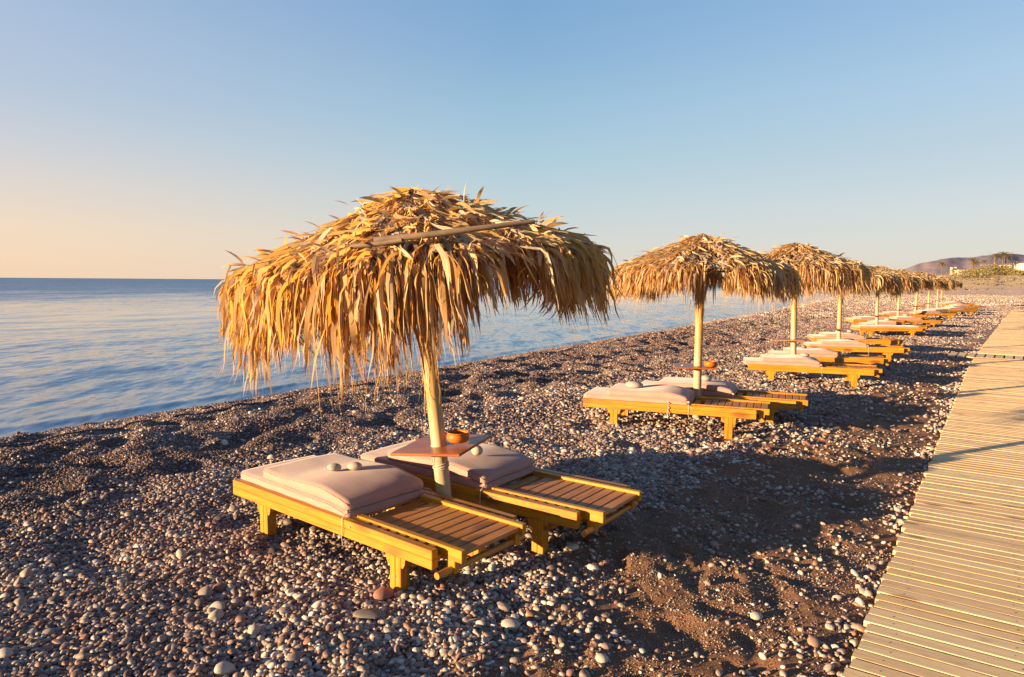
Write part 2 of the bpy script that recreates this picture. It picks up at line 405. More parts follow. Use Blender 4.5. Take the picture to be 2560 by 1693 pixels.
for i in range(5):
    ic = ng.nodes.new('GeometryNodeMeshIcoSphere'); ic.inputs['Subdivisions'].default_value = 3 if i < 5 else 2; ic.inputs['Radius'].default_value = 1
    spn = ng.nodes.new('GeometryNodeSetPosition'); nz_ = ng.nodes.new('ShaderNodeTexNoise'); nz_.noise_dimensions = '4D'; nz_.inputs['W'].default_value = i*7.7; nz_.inputs['Scale'].default_value = .75; nz_.inputs['Detail'].default_value = .5
    vm = ng.nodes.new('ShaderNodeVectorMath'); vm.operation = 'SUBTRACT'; vm.inputs[1].default_value = (.5, .5, .5)
    vs = ng.nodes.new('ShaderNodeVectorMath'); vs.operation = 'SCALE'; vs.inputs['Scale'].default_value = .6
    ng.links.new(nz_.outputs['Color'], vm.inputs[0]); ng.links.new(vm.outputs[0], vs.inputs[0]); ng.links.new(ic.outputs[0], spn.inputs[0]); ng.links.new(vs.outputs[0], spn.inputs['Offset'])
    ss = ng.nodes.new('GeometryNodeSetShadeSmooth'); ng.links.new(spn.outputs[0], ss.inputs[0])
    sm = ng.nodes.new('GeometryNodeSetMaterial'); sm.inputs['Material'].default_value = MPEB; ng.links.new(ss.outputs[0], sm.inputs[0])
    ng.links.new(sm.outputs[0], g2i.inputs[0])
ng.links.new(g2i.outputs[0], iop.inputs['Instance']); iop.inputs['Pick Instance'].default_value = True
rv = ng.nodes.new('FunctionNodeRandomValue'); rv.data_type = 'INT'; rv.inputs['Min'].default_value = 0; [setattr(s_, 'default_value', 4) for s_ in rv.inputs if s_.name == 'Max' and s_.type == 'INT']
ng.links.new([o_ for o_ in rv.outputs if o_.type == 'INT'][0], iop.inputs['Instance Index'])
for nm, sock in (('psize', 'Scale'), ('prot', 'Rotation')):
    na = ng.nodes.new('GeometryNodeInputNamedAttribute'); na.data_type = 'FLOAT_VECTOR'; na.inputs['Name'].default_value = nm
    o_ = [q for q in na.outputs if q.type == 'VECTOR'][0]
    if sock == 'Rotation':
        e2 = ng.nodes.new('FunctionNodeEulerToRotation'); ng.links.new(o_, e2.inputs[0]); ng.links.new(e2.outputs[0], iop.inputs[sock])
    else: ng.links.new(o_, iop.inputs[sock])
ng.links.new(iop.outputs[0], go.inputs[0])
pebbles = link('pebbles', pm, MPEB); tag(pebbles, 'loose rounded grey, white and reddish pebbles covering the beach', 'pebbles', kind='stuff')
md = pebbles.modifiers.new('scatter', 'NODES'); md.node_group = ng

# ------------------------------------------------------------------ sea
azw = np.radians(np.linspace(-85, 62, 900)); rw = np.concatenate([np.exp(np.linspace(math.log(5), math.log(400), 1100)), np.exp(np.linspace(math.log(410), math.log(26000), 120))])
WX, WY, WQ = polar_grid(azw, rw); WR = np.hypot(WX, WY); spacing = WR*.0045
WU, WV = uv(WX, WY); Z = np.zeros_like(WX)
depthf = sstep(0, 5, WU-shore_u(WV))*.75+.25
for lam, amp, ang, sd in ((7.5, .016, 6, 1), (4.6, .011, -9, 2), (2.7, .007, 14, 3), (1.6, .0048, -20, 4), (.95, .0032, 25, 5), (.62, .0022, -33, 6), (.41, .0014, 10, 7), (.29, .001, 48, 8), (.23, .0008, -50, 9)):
    th = R(ang); ph = 2*math.pi/lam*(WU*math.cos(th)+WV*math.sin(th)) + 5.5*vnoise(WX, WY, .55/lam, sd+30) + sd
    mod = .25+1.5*vnoise(WX, WY, .33/lam, sd+50)
    att = 1-sstep(.18, .4, spacing/lam)
    Z += .72*amp*np.sin(ph)*mod*att
# a tiny wave about to wash on the shingle
Z = Z*depthf + .03*np.exp(-((WU-shore_u(WV)-.55-.25*vnoise(WV, WV*0, .35, 3))/.22)**2)*(1-sstep(25, 60, WR))*(.4+vnoise(WV, WV*0, .5, 5))
keep = (WU > shore_u(WV)-1.2)
fk = keep[WQ].any(1)
wm = npmesh('sea', np.stack([WX, WY, Z+SEA], 1), WQ[fk], True)
k = NT('sea_water')
P = k.coord('Object'); t = k.n('Mapping'); k.l(P, t.inputs[0]); t.inputs['Rotation'].default_value = (0, 0, R(35.5)); t.inputs['Scale'].default_value = (1.0, .27, 1)
cdn = k.n('CameraData')
ob = k.n('NewGeometry'); sx = k.n('SeparateXYZ'); k.l(ob.outputs['Position'], sx.inputs[0])
uu = k.math('ADD', k.math('MULTIPLY', sx.outputs[0], -DY), k.math('MULTIPLY', sx.outputs[1], DX))     # metres offshore
def vop(op, a, b=None):
    q = k.n('VectorMath', operation=op); k.l(a, q.inputs[0])
    if b is not None:
        if isinstance(b, tuple): q.inputs[1].default_value = b
        else: k.l(b, q.inputs[1 if op != 'SCALE' else 3])
    return q.outputs[0]
calm = k.noise(t.outputs[0], .035, 3, .55); calm2 = k.noise(t.outputs[0], .22, 3, .6)
# calm strips and ruffled strips, wind-ruffled far out
off = k.ramp(k.math('DIVIDE', uu, 400.0), [(.025, .32), (.06, .18), (.09, .10), (.115, .08), (.15, .24), (.2, .38), (.4, .5), (1, .6)])
amp = k.math('ADD', off, k.math('MULTIPLY', k.math('SUBTRACT', calm, .5), .55)); amp = k.math('ADD', amp, k.math('MULTIPLY', k.math('SUBTRACT', calm2, .5), .28)); amp = k.math('MAXIMUM', amp, .05)
v1 = vop('SUBTRACT', k.noise(t.outputs[0], 5, 3, .65, .3, 1), (.5, .5, .5)); v2 = vop('SUBTRACT', k.noise(t.outputs[0], 1.3, 3, .6, .3, 1), (.5, .5, .5))
sl_ = vop('SCALE', vop('ADD', v1, v2), k.math('MINIMUM', k.math('MULTIPLY', amp, 1.3), .5))
sl_ = vop('MULTIPLY', sl_, (1, 1, 0))
k.l(vop('NORMALIZE', vop('ADD', sl_, ob.outputs['Normal'])), k.b.inputs['Normal'])
k.b.inputs['Base Color'].default_value = (.035, .11, .23, 1)
k.b.inputs['IOR'].default_value = 1.333; k.b.inputs['Specular IOR Level'].default_value = .5
k.l(k.ramp(amp, [(.05, .05), (.25, .09), (.5, .34), (.9, .5)]), k.b.inputs['Roughness'])
sea = link('sea', wm, k.m); tag(sea, 'calm blue sea with low ripples', kind='structure')

# ------------------------------------------------------------------ boardwalk
def bw_pt(uo, v): u = bw_edge(v)+uo; return (-DY*u+DX*v, DX*u+DY*v)
V = []; F = []; CA = []
def plank(p0, ax, n_, L, Wd, z0, th, bev, cval, tilt):
    """L along ax, Wd along n_, starting from p0"""
    ax = np.array(ax); n_ = np.array(n_); b = len(V)
    prof = [(0, 0), (0, th-bev), (bev, th), (Wd-bev, th), (Wd, th-bev), (Wd, 0)]
    for e in (0, 1):
        for (w_, h) in prof:
            q = np.array(p0)+ax*(L*e)+n_*w_
            V.append((q[0], q[1], z0+h+tilt*(w_/Wd-.5)))
    for i in range(6):
        j = (i+1) % 6; F.append((b+i, b+j, b+6+j, b+6+i))
    F.append(tuple(b+i for i in range(6))[::-1]); F.append(tuple(b+6+i for i in range(6)))
    CA.extend([cval]*12)
BWW = 2.3; zt = .0
v = .4
XV0, XV1 = 19.15, 20.3
while v < 56.2:
    if XV0-.02 < v < XV1: v = XV1; continue
    wd = .088*random.uniform(.96, 1.04)
    o = random.uniform(-.012, .012); a = bw_pt(o, v); c_ = bw_pt(o-BWW, v); ax = (c_[0]-a[0], c_[1]-a[1]); Ln = math.hypot(*ax); ax = (ax[0]/Ln, ax[1]/Ln)
    n_ = (DX, DY)
    plank(a, ax, n_, BWW*random.uniform(.995, 1.0), wd, zt-.028+random.uniform(-.0012, .0012), .028, .0022, random.random(), random.uniform(-.0010, .0010))
    v += wd+.0125*random.uniform(.6, 1.3)
# crossing panel of lengthwise boards that reaches out onto the sand
a0 = bw_pt(.55, XV0); p = 0
while p < BWW+.55:
    q = bw_pt(.55-p, XV0+.03); q2 = bw_pt(.55-p, XV1-.03)
    ax = (q2[0]-q[0], q2[1]-q[1]); Ln = math.hypot(*ax)
    plank(q, (ax[0]/Ln, ax[1]/Ln), (DY, -DX), Ln, .15, zt-.035, .028, .004, random.random()*.6, 0); p += .185
bmx = bpy.data.meshes.new('boardwalk'); bmx.from_pydata(V, [], F); bmx.update()
fattr(bmx, 'tone', CA)
bm_ = bmesh.new(); bm_.from_mesh(bmx); bmesh.ops.recalc_face_normals(bm_, faces=bm_.faces[:]); bm_.to_mesh(bmx); bm_.free()
k = NT('weathered_deck_wood')
tn = k.attr('tone'); cmb = k.n('CombineXYZ'); k.l(k.math('MULTIPLY', tn, 37.0), cmb.inputs[2])
t0 = k.n('TexCoord'); mr = k.n('Mapping'); mr.vector_type = 'POINT'; k.l(t0.outputs['Object'], mr.inputs[0]); mr.inputs['Rotation'].default_value = (0, 0, R(35.5)); k.l(cmb.outputs[0], mr.inputs['Location'])
ms = k.n('Mapping'); k.l(mr.outputs[0], ms.inputs[0]); ms.inputs['Scale'].default_value = (1.2, 26, 26)
gr = k.noise(ms.outputs[0], 2.2, 5, .65, .6); 
mk = k.n('Mapping'); k.l(mr.outputs[0], mk.inputs[0]); mk.inputs['Scale'].default_value = (1.6, 5.5, 3)
kn = k.voro(mk.outputs[0], 1.35); blot = k.noise(mk.outputs[0], 3.0, 4, .7)
c = k.ramp(tn, [(0, (.76, .50, .25)), (.35, (.83, .565, .285)), (.7, (.88, .62, .33)), (1, (.82, .52, .22))])
c = k.mix(k.ramp(gr, [(.38, .55), (.62, 0.0)]), c, k.mix(.5, c, (.30, .18, .10)))
c = k.mix(k.ramp(kn, [(.0, .9), (.12, .8), (.2, .0)]), c, (.24, .13, .06))
c = k.mix(k.ramp(blot, [(.55, 0.0), (.75, .55)]), c, (.36, .23, .13))
k.l(c, k.b.inputs['Base Color']); k.b.inputs['Roughness'].default_value = .8; k.b.inputs['Specular IOR Level'].default_value = .2
k.l(k.bump(gr, .35, .004), k.b.inputs['Normal'])
boardwalk = link('boardwalk', bmx, k.m); tag(boardwalk, 'pale weathered plank boardwalk running along the beach', kind='structure')
jm = MB()
for uo in (-.12, -1.1, -2.1):
    for v0, v1 in ((.4, XV0-.03), (XV1+.03, 56.2)):
        pp = np.linspace(v0, v1, 12)
        for a_, b_ in zip(pp[:-1], pp[1:]):
            A = bw_pt(uo, a_); B = bw_pt(uo, b_); L_ = math.dist(A, B)
            Mx = Matrix.Translation((A[0], A[1], zt-.075)) @ Matrix.Rotation(math.atan2(B[1]-A[1], B[0]-A[0]), 4, 'Z')
            jm.box(0, L_, -.03, .03, 0, .045, 0, Mx)
jo = jm.build('joists', k.m, boardwalk)
nv = []; nf_ = []
v = .4; rnd = random.Random(3)
for (px0, py0, pz0) in []: pass
for i_ in range(0, len(V)//12):
    a_ = np.array(V[i_*12+2]); b_ = np.array(V[i_*12+8]); c_ = np.array(V[i_*12+3]); d_ = b_-a_; Ln_ = np.linalg.norm(d_)
    if Ln_ < 2.0 or a_[1] > 22: continue
    d_ /= Ln_; w__ = c_-a_
    for lo_ in (.12, .62, 1.12):
        p_ = a_+d_*(lo_+rnd.uniform(-.012, .012))+w__*rnd.uniform(.35, .6)+np.array([0, 0, .0012]); r0_ = rnd.uniform(.0032, .0048); b0 = len(nv)
        nv += [tuple(p_+np.array([r0_*math.cos(q_*math.pi/3), r0_*math.sin(q_*math.pi/3), 0])) for q_ in range(6)]; nf_.append(tuple(range(b0, b0+6)))
NAILS = (nv, nf_)

# ------------------------------------------------------------------ wood and cloth materials
def wood(name, axis, base, dark, light, rough=.42, knots=True):
    k = NT(name)
    oi = k.n('ObjectInfo'); cmb = k.n('CombineXYZ')
    for i_, m_ in ((0, 23.0), (1, 11.0), (2, 7.0)): k.l(k.math('MULTIPLY', oi.outputs['Random'], m_), cmb.inputs[i_])
    s_ = [30, 30, 30]; s_[axis] = 1.6
    g = k.coord('Object', tuple(s_), cmb.outputs[0])
    gr = k.noise(g, 1.3, 5, .62, 1.2)
    s2 = [9, 9, 9]; s2[axis] = 3.0
    g2 = k.coord('Object', tuple(s2), cmb.outputs[0]); big = k.noise(g2, .7, 3, .6)
    c = k.mix(k.ramp(gr, [(.36, 0.0), (.6, 1.0)]), dark, base)
    c = k.mix(k.ramp(big, [(.4, 0.0), (.7, .6)]), c, light)
    if knots:
        kn = k.voro(g2, .62); c = k.mix(k.ramp(kn, [(0, .95), (.15, .7), (.25, 0.0)]), c, (.17, .06, .012))
    k.l(c, k.b.inputs['Base Color']); k.b.inputs['Roughness'].default_value = rough; k.b.inputs['Specular IOR Level'].default_value = .4
    k.l(k.bump(gr, .25, .002), k.b.inputs['Normal']); return k.m
WB, WD, WL = (.47, .20, .009), (.36, .115, .006), (.56, .25, .014)
WX_ = wood('yellow_pine_lengthwise', 0, WB, WD, WL); WZ_ = wood('yellow_pine_upright', 2, WB, WD, WL)
SB, SD, SL = (.52, .205, .048), (.30, .10, .022), (.60, .28, .08)
WS_ = wood('brown_pine_slat', 1, SB, SD, SL, .55); WY_ = wood('yellow_pine_crosswise', 1, (.46, .21, .03), WD, WL)
k = NT('dusty_pink_canvas')
P = k.coord('Object'); wv = k.noise(P, 260, 2, .6); bl = k.noise(P, 5, 4, .65); fo = k.noise(P, 2.2, 3, .55)
c = k.mix(k.ramp(bl, [(.3, 0.0), (.75, .5)]), (.46, .235, .195), (.39, .19, .16)); c = k.mix(k.math('MULTIPLY', wv, .2), c, (.50, .30, .25))
k.l(c, k.b.inputs['Base Color']); k.b.inputs['Roughness'].default_value = .9; k.b.inputs['Specular IOR Level'].default_value = .12
k.b.inputs['Sheen Weight'].default_value = .25
wr = k.coord('Object', (3.0, 26, 6)); wn = k.noise(wr, 1.6, 3, .55, .5)
nb = k.bump(wv, .15, .001); nb = k.bump(wn, .14, .004, nb); nb = k.bump(fo, .25, .014, nb); k.l(nb, k.b.inputs['Normal'])
MCUSH = k.m
def simple(name, col, rough=.6, var=.25, scale=12, metal=0, bump=.2, spec=.3):
    k = NT(name); P = k.coord('Object'); n_ = k.noise(P, scale, 4, .65)
    c = k.mix(k.ramp(n_, [(.3, 0.0), (.7, 1.0)]), col, tuple(q*(1-var) for q in col)); k.l(c, k.b.inputs['Base Color'])
    k.b.inputs['Roughness'].default_value = rough; k.b.inputs['Metallic'].default_value = metal; k.b.inputs['Specular IOR Level'].default_value = spec
    k.l(k.bump(n_, bump, .003), k.b.inputs['Normal']); return k.m
MCORD = simple('cotton_cord', (.62, .52, .42), .9); MPIPE = simple('cushion_piping', (.47, .28, .225), .85, .15)
MBOLT = simple('steel_bolt', (.6, .58, .55), .35, .1, metal=.9)
MTABLE = wood('stained_table_board', 0, (.30, .09, .02), (.20, .05, .012), (.36, .13, .03), .35, False)
MCLAY = simple('terracotta', (.50, .13, .012), .5, .2, 20)
MSTONE = simple('white_limestone', (.50, .43, .36), .75, .28, 26, bump=.5)
MREDST = simple('reddish_rock', (.34, .15, .11), .8, .3, 18, bump=.6); MGREYST = simple('grey_rock', (.24, .20, .17), .8, .3, 18, bump=.6)
MTOWEL = simple('brown_towel', (.45, .34, .24), .95, .4, 30, bump=.5)
# pole: bamboo, warm at the top, bleached lower down
k = NT('bamboo_pole')
P = k.coord('Object', (26, 26, 1.4)); gr = k.noise(P, 1.5, 4, .6, .5); tcx = k.n('TexCoord'); sz = k.n('SeparateXYZ'); k.l(tcx.outputs['Object'], sz.inputs[0])
zf = k.ramp(k.math('DIVIDE', sz.outputs[2], 2.3), [(.0, (.40, .31, .22)), (.28, (.50, .37, .22)), (.43, (.52, .32, .11)), (.6, (.50, .28, .07)), (1, (.45, .24, .06))])
c = k.mix(k.ramp(gr, [(.35, .6), (.65, 0.0)]), zf, (.30, .19, .09)); k.l(c, k.b.inputs['Base Color']); k.b.inputs['Roughness'].default_value = .5
k.l(k.bump(gr, .3, .003), k.b.inputs['Normal']); MPOLE = k.m
MSTICK = simple('dry_cane', (.26, .17, .11), .7, .4, 14)
# thatch
def leaf_mat():
    k = NT('dry_palm_leaf'); t = k.attr('tone'); s_ = k.attr('along')
    c = k.ramp(t, [(0, (.13, .07, .03)), (.18, (.29, .165, .07)), (.38, (.44, .28, .115)), (.58, (.55, .38, .17)), (.78, (.54, .42, .26)), (1, (.58, .50, .39))])
    P = k.coord('Object', (30, 30, 5)); n_ = k.noise(P, 1.6, 4, .65)
    c = k.mix(k.ramp(n_, [(.35, .45), (.65, 0.0)]), c, k.mix(.6, c, (.16, .08, .03)))
    k.l(c, k.b.inputs['Base Color']); k.b.inputs['Roughness'].default_value = .6; k.b.inputs['Specular IOR Level'].default_value = .25
    k.l(k.bump(n_, .4, .004), k.b.inputs['Normal'])
    tr = k.n('BsdfTranslucent'); k.l(k.mix(.5, c, (.95, .50, .12), 'MULTIPLY'), tr.inputs[0])
    c2 = k.mix(.6, c, (.92, .44, .05)); k.l(c2, tr.inputs[0])
    mx = k.n('MixShader'); mx.inputs[0].default_value = .48
    k.l(k.b.outputs[0], mx.inputs[1]); k.l(tr.outputs[0], mx.inputs[2]); k.l(mx.outputs[0], k.o.inputs[0]); return k.m
MLEAF = leaf_mat()

# ------------------------------------------------------------------ thatched crown
def thatch_mesh(name, seed, nf, nr_, top=2.31, rim=1.055, drop=.45, hang=(.42, .62), tip=(.5, .85), lenf=None, seg=9, wscale=1.0):
    g = np.random.default_rng(seed)
    groups = []
    def blades(n, phi, r0, L, wid, lift, a0, kap, amax, lat, tone, z0off, s=seg, twist=.9, curl=0.0, wav=.1):
        P = np.zeros((n, s+1, 3)); Wv = np.zeros((n, s+1, 3)); ds = L/s
        r_ = r0.copy(); dphi = phi.copy()
        x = r_*np.cos(phi); y = r_*np.sin(phi)
        slope = drop/rim
        conv = .0*np.sin(np.clip(r_/rim, 0, 1)*math.pi)
        z = top - slope*r_ + conv - .012 + z0off
        al = a0.copy(); wph = g.uniform(0, 6.28, n); wfr = g.uniform(.5, 1.5, n); tw = g.normal(0, twist, n); dt = g.normal(0, .16, n)
        la = lat.copy(); dla = g.normal(0, .05, n)
        rimv = rim*(1+g.normal(0, .045, n))
        dirphi = phi.copy()
        for i in range(s+1):
            ph = dirphi+la
            P[:, i] = np.stack([x, y, z], 1)
            T = np.stack([np.cos(al)*np.cos(ph), np.cos(al)*np.sin(ph), np.sin(al)], 1)
            side = np.stack([-np.sin(ph), np.cos(ph), np.zeros(n)], 1); nrm = np.cross(T, side)
            wv = side*np.cos(tw)[:, None]+nrm*np.sin(tw)[:, None]
            taper = np.sin(np.clip(.18+.82*i/s, 0, 1)*math.pi)**.6 if i < s else .05
            Wv[:, i] = wv*(wid*max(taper, .05))[:, None]
            x = x+T[:, 0]*ds; y = y+T[:, 1]*ds; z = z+T[:, 2]*ds
            rn = np.hypot(x, y)
            over = rn > rimv
            al = np.where(over, np.maximum(al - kap*ds, -amax), al + g.normal(0, .04, n) - curl*ds)
            la = la+dla*.6+wav*np.sin(wph+i*wfr); al = al+np.where(over, wav*.8*np.cos(wph*1.7+i*wfr*1.3), 0); tw = tw+dt
        col = np.repeat(tone[:, None], s+1, 1)
        groups.append((P, Wv, col))
    slope_a = -math.atan(drop/rim)
    # fronds: bundles of leaflets sharing direction and length
    NF = 38
    fphi = np.sort(g.uniform(0, 2*math.pi, NF)); flen = g.uniform(.5, 1.28, NF); ftone = g.uniform(-.14, .14, NF)
    def lf(ph): return np.ones_like(ph) if lenf is None else lenf(ph)
    # fringe
    n = nf; fi_ = g.integers(0, NF, n); phi = fphi[fi_]+g.normal(0, .05, n)*(1+.8*(g.random(n) < .3))
    r0 = (1.03-np.abs(g.normal(0, .10, n)))*rim
    Lh = g.uniform(*hang, n)*flen[fi_]*lf(phi)
    L = (rim-r0)+.06+Lh*1.0
    wid = g.uniform(.0035, .0135, n)*wscale
    tone = np.clip(g.normal(.50, .31, n)+ftone[fi_], 0, 1)
    blades(n, phi, r0, L, wid, 0, np.full(n, slope_a)+g.normal(-.05, .15, n), g.uniform(7, 20, n), 1.50-np.abs(g.normal(0, .16, n)), g.normal(0, .34, n), tone, g.uniform(-.07, .0, n), wav=.22)
    # inner fringe, hangs from below the rim
    n = nf//4; fi_ = g.integers(0, NF, n); phi = fphi[fi_]+g.normal(0, .1, n); r0 = g.uniform(.75, .98, n)*rim
    blades(n, phi, r0, g.uniform(hang[0]*.9, hang[1]*1.05, n)*flen[fi_]*lf(phi), g.uniform(.004, .012, n)*wscale, 0, g.normal(-1.1, .2, n), np.full(n, 9.0), np.full(n, 1.52), g.normal(0, .4, n), np.clip(g.normal(.42, .18, n), 0, 1), g.uniform(-.1, -.04, n), curl=3.0)
    # thin tips that trail lower
    n = nf//5; fi_ = g.integers(0, NF, n); phi = fphi[fi_]+g.normal(0, .07, n); r0 = g.uniform(.85, 1.03, n)*rim
    blades(n, phi, r0, g.uniform(*tip, n)*flen[fi_]*lf(phi), g.uniform(.0015, .0035, n)*wscale, 0, np.full(n, slope_a)+g.normal(0, .1, n), g.uniform(7, 16, n), 1.53-np.abs(g.normal(0, .12, n)), g.normal(0, .5, n), np.clip(g.normal(.6, .2, n), 0, 1), g.uniform(-.06, 0, n), twist=1.5, wav=.34)
    # roof
    n = nr_; fi_ = g.integers(0, NF, n); phi = fphi[fi_]+g.normal(0, .12, n); r0 = np.sqrt(g.uniform(0, 1, n))*.93*rim
    L = np.minimum(g.uniform(.12, .42, n), 1.18*rim-r0); 
    blades(n, phi, r0, L, g.uniform(.004, .0155, n)*wscale, 0, np.full(n, slope_a)+g.normal(-.03, .095, n), g.uniform(5, 11, n), np.full(n, 1.45), g.normal(0, .62, n), np.clip(g.normal(.70, .28, n), 0, 1), g.uniform(-.035, .015, n), s=6, twist=.75, wav=.2)
    # apex tuft
    n = nr_//9; phi = g.uniform(0, 2*math.pi, n)
    blades(n, phi, g.uniform(0, .12, n), g.uniform(.12, .34, n), g.uniform(.005, .013, n)*wscale, 0, g.normal(slope_a-.03, .15, n), np.full(n, 4.0), np.full(n, 1.4), g.normal(0, .6, n), np.clip(g.normal(.6, .25, n), 0, 1), g.uniform(-.035, .012, n), s=5, twist=.8)
    # stray curls
    n = nr_//9; phi = g.uniform(0, 2*math.pi, n)
    blades(n, phi, g.uniform(.15, 1.0, n)*rim, g.uniform(.06, .2, n), g.uniform(.004, .014, n), 0, g.normal(slope_a+.35, .4, n), np.full(n, 6.0), np.full(n, 1.4), g.normal(0, 1.2, n), np.clip(g.normal(.75, .2, n), 0, 1), g.uniform(0, .04, n), s=5, twist=1.2, curl=4.0)
    Vs = []; Qs = []; Ts = []; b = 0
    for P, Wv, col in groups:
        n, m = P.shape[:2]
        a = P-Wv; c_ = P+Wv; VV = np.stack([a, c_], 2).reshape(-1, 3)
        base = (np.arange(n)[:, None]*m+np.arange(m-1)[None])*2
        q = np.stack([base, base+1, base+3, base+2], -1).reshape(-1, 4)+b
        Vs.append(VV); Qs.append(q); Ts.append(np.repeat(col.reshape(-1), 2)); b += len(VV)
    me = npmesh(name, np.concatenate(Vs), np.concatenate(Qs), True); fattr(me, 'tone', np.concatenate(Ts)); me.materials.append(MLEAF); return me

def make_umbrella(loc, rz, thatch, table_z=.64, table_rz=0.0, bow=.0, lean=(0, 0), stick=None, r=.05, frayed=False):
    root = empty('thatched_parasol', loc, 0)
    root.rotation_euler = (lean[0], lean[1], rz)
    p = MB(); zs = [-.35, 0, .3, .62, .64, .66, 1.0, 1.02, 1.04, 1.4, 1.42, 1.44, 1.8, 2.2]
    p.tube([(bow*math.sin(max(z, 0)/2.2*math.pi), 0, z) for z in zs], [r*1.05, r*1.03, r, r*.98, r*1.05, r*.98, r*.96, r*1.02, r*.95, r*.93, r*1.0, r*.92, r*.88, r*.8], 16)
    pl = p.build('pole', MPOLE, root)
    f = MB()
    for i in range(8):
        a = i*math.pi/4+.2; f.tube([(0, 0, 2.10), (.84*math.cos(a), .84*math.sin(a), 1.83)], .014, 6)
    for i in range(8):
        a = i*math.pi/4+.2; b_ = a+math.pi/4; f.tube([(.78*math.cos(a), .78*math.sin(a), 1.835), (.78*math.cos(b_), .78*math.sin(b_), 1.835)], .012, 6)
    f.build('cane_frame', MSTICK, root)
    th = link('thatch', thatch, MLEAF, root)
    t = MB().box(-.25, .25, -.25, .25, -.009, .009, .003); to = t.build('table_top', MTABLE, root); to.location = (.02, .04, table_z); to.rotation_euler = (0, 0, table_rz)
    kb = MB().box(-.09, .09, -.012, .012, -.035, -.009, .002).box(-.012, .012, -.09, .09, -.036, -.0095, .002).build('bracket', MTABLE, to)
    return root

ROW = 'thatched parasols in a row along the beach'
U = [(-.41, 4.40), (2.29, 8.35), (5.07, 12.2), (7.62, 15.85), (12.03, 22.47), (15.52, 27.47), (19.04, 32.3), (23.25, 38.2), (27.98, 45.0), (31.4, 50.0)]
def lean_len(ph):   # the nearest crown hangs longer on its seaward side
    return .82 + .14*np.cos(ph-math.pi-.3) - .02*np.cos(ph+math.pi/2) + .15*np.sin(3*ph+.6) + .10*np.sin(7*ph) + .16*np.sin(13*ph+1.0)
tA = thatch_mesh('thatch_long', 3, 3300, 7400, lenf=lean_len, hang=(.24, .50), tip=(.42, .70), seg=10)
tB = thatch_mesh('thatch_short', 8, 3600, 2800, top=2.28, rim=1.0, drop=.42, hang=(.14, .34), tip=(.3, .6), seg=7)
tC = thatch_mesh('thatch_medium', 12, 3000, 2000, top=2.31, rim=1.03, drop=.40, hang=(.20, .42), tip=(.35, .65), seg=7, wscale=1.25)
tD = thatch_mesh('thatch_ragged', 29, 2600, 2200, top=2.29, rim=1.06, drop=.40, hang=(.16, .40), tip=(.35, .6), seg=7, wscale=1.2)
u1 = make_umbrella((U[0][0], U[0][1], ground_z(*U[0])), 0, tA, .63, R(-22), 0, (0, R(-5.8)))
tag(u1, 'largest and nearest thatched parasol, leaning left, with a long ragged fringe', 'parasol', ROW)
s_ = MB().tube([(-.08, -1.0, 1.925), (.16, -1.02, 1.925), (.44, -.99, 1.935), (.72, -.90, 1.95)], [.016, .017, .015, .012], 8, jit=.08).build('cane_stick', MSTICK, u1)
s2 = MB().tube([(-.20, -1.0, 1.905), (-.05, -1.02, 1.905), (.06, -1.025, 1.91)], [.012, .013, .011], 8).build('cane_stick', MSTICK, u1)
rp = MB()
for q in range(3): rp.tube([(.052*math.cos(a_), .052*math.sin(a_), .50+.006*q+.012*math.sin(a_+q)) for a_ in np.linspace(0, 6.283, 17)], .0035, 6)
rp.tube([(-.04, -.035, .5), (-.05, -.045, .56), (-.045, -.045, .60)], .003, 5).build('rope', MCORD, u1)
# frayed strips hanging round the upper pole
def strips(name, parent, seed, n=46):
    g = random.Random(seed); V = []; F = []; T = []
    for i in range(n):
        a = g.uniform(0, 6.283); rr_ = .055; z = g.uniform(1.35, 1.9); L = g.uniform(.3, .75); wd = g.uniform(.003, .010); b = len(V); tw = g.uniform(-.4, .4); tone = g.uniform(.35, .95)
        for j in range(8):
            t = j/7; x = (rr_+.05*t*t*g.random())*math.cos(a+.5*t*tw); y = (rr_+.05*t*t*g.random())*math.sin(a+.5*t*tw); wj = wd*(1-.85*t*t)
            V += [(x-wj*math.sin(a), y+wj*math.cos(a), z-L*t), (x+wj*math.sin(a), y-wj*math.cos(a), z-L*t)]; T += [tone, tone]
        for j in range(7): F.append((b+2*j, b+2*j+1, b+2*j+3, b+2*j+2))
    me = pymesh(name, V, F, True); fattr(me, 'tone', T); return link(name, me, MLEAF, parent)
strips('leaf_strips', u1, 4)
proto = make_umbrella((U[1][0], U[1][1], 0), R(70), tB, .65, R(-80), .012, (0, R(.6)))
tag(proto, 'second thatched parasol from the camera, round crown on an upright pole', 'parasol', ROW)
pst = strips('leaf_strips', proto, 9, 30); pst.location.z = .22
names = {2: ('third', 'bare square table on its pole'), 3: ('fourth', 'mostly hidden behind the third crown'), 4: ('fifth', 'standing by the unfolded pink mattress'),
         5: ('sixth', 'pole rising between folded pink cushions'), 6: ('seventh', 'clay bowl on its small table'), 7: ('eighth', 'small in the distance'), 8: ('ninth', 'small, just before the last one'), 9: ('tenth', 'the farthest of the row')}
roots = [u1, proto]
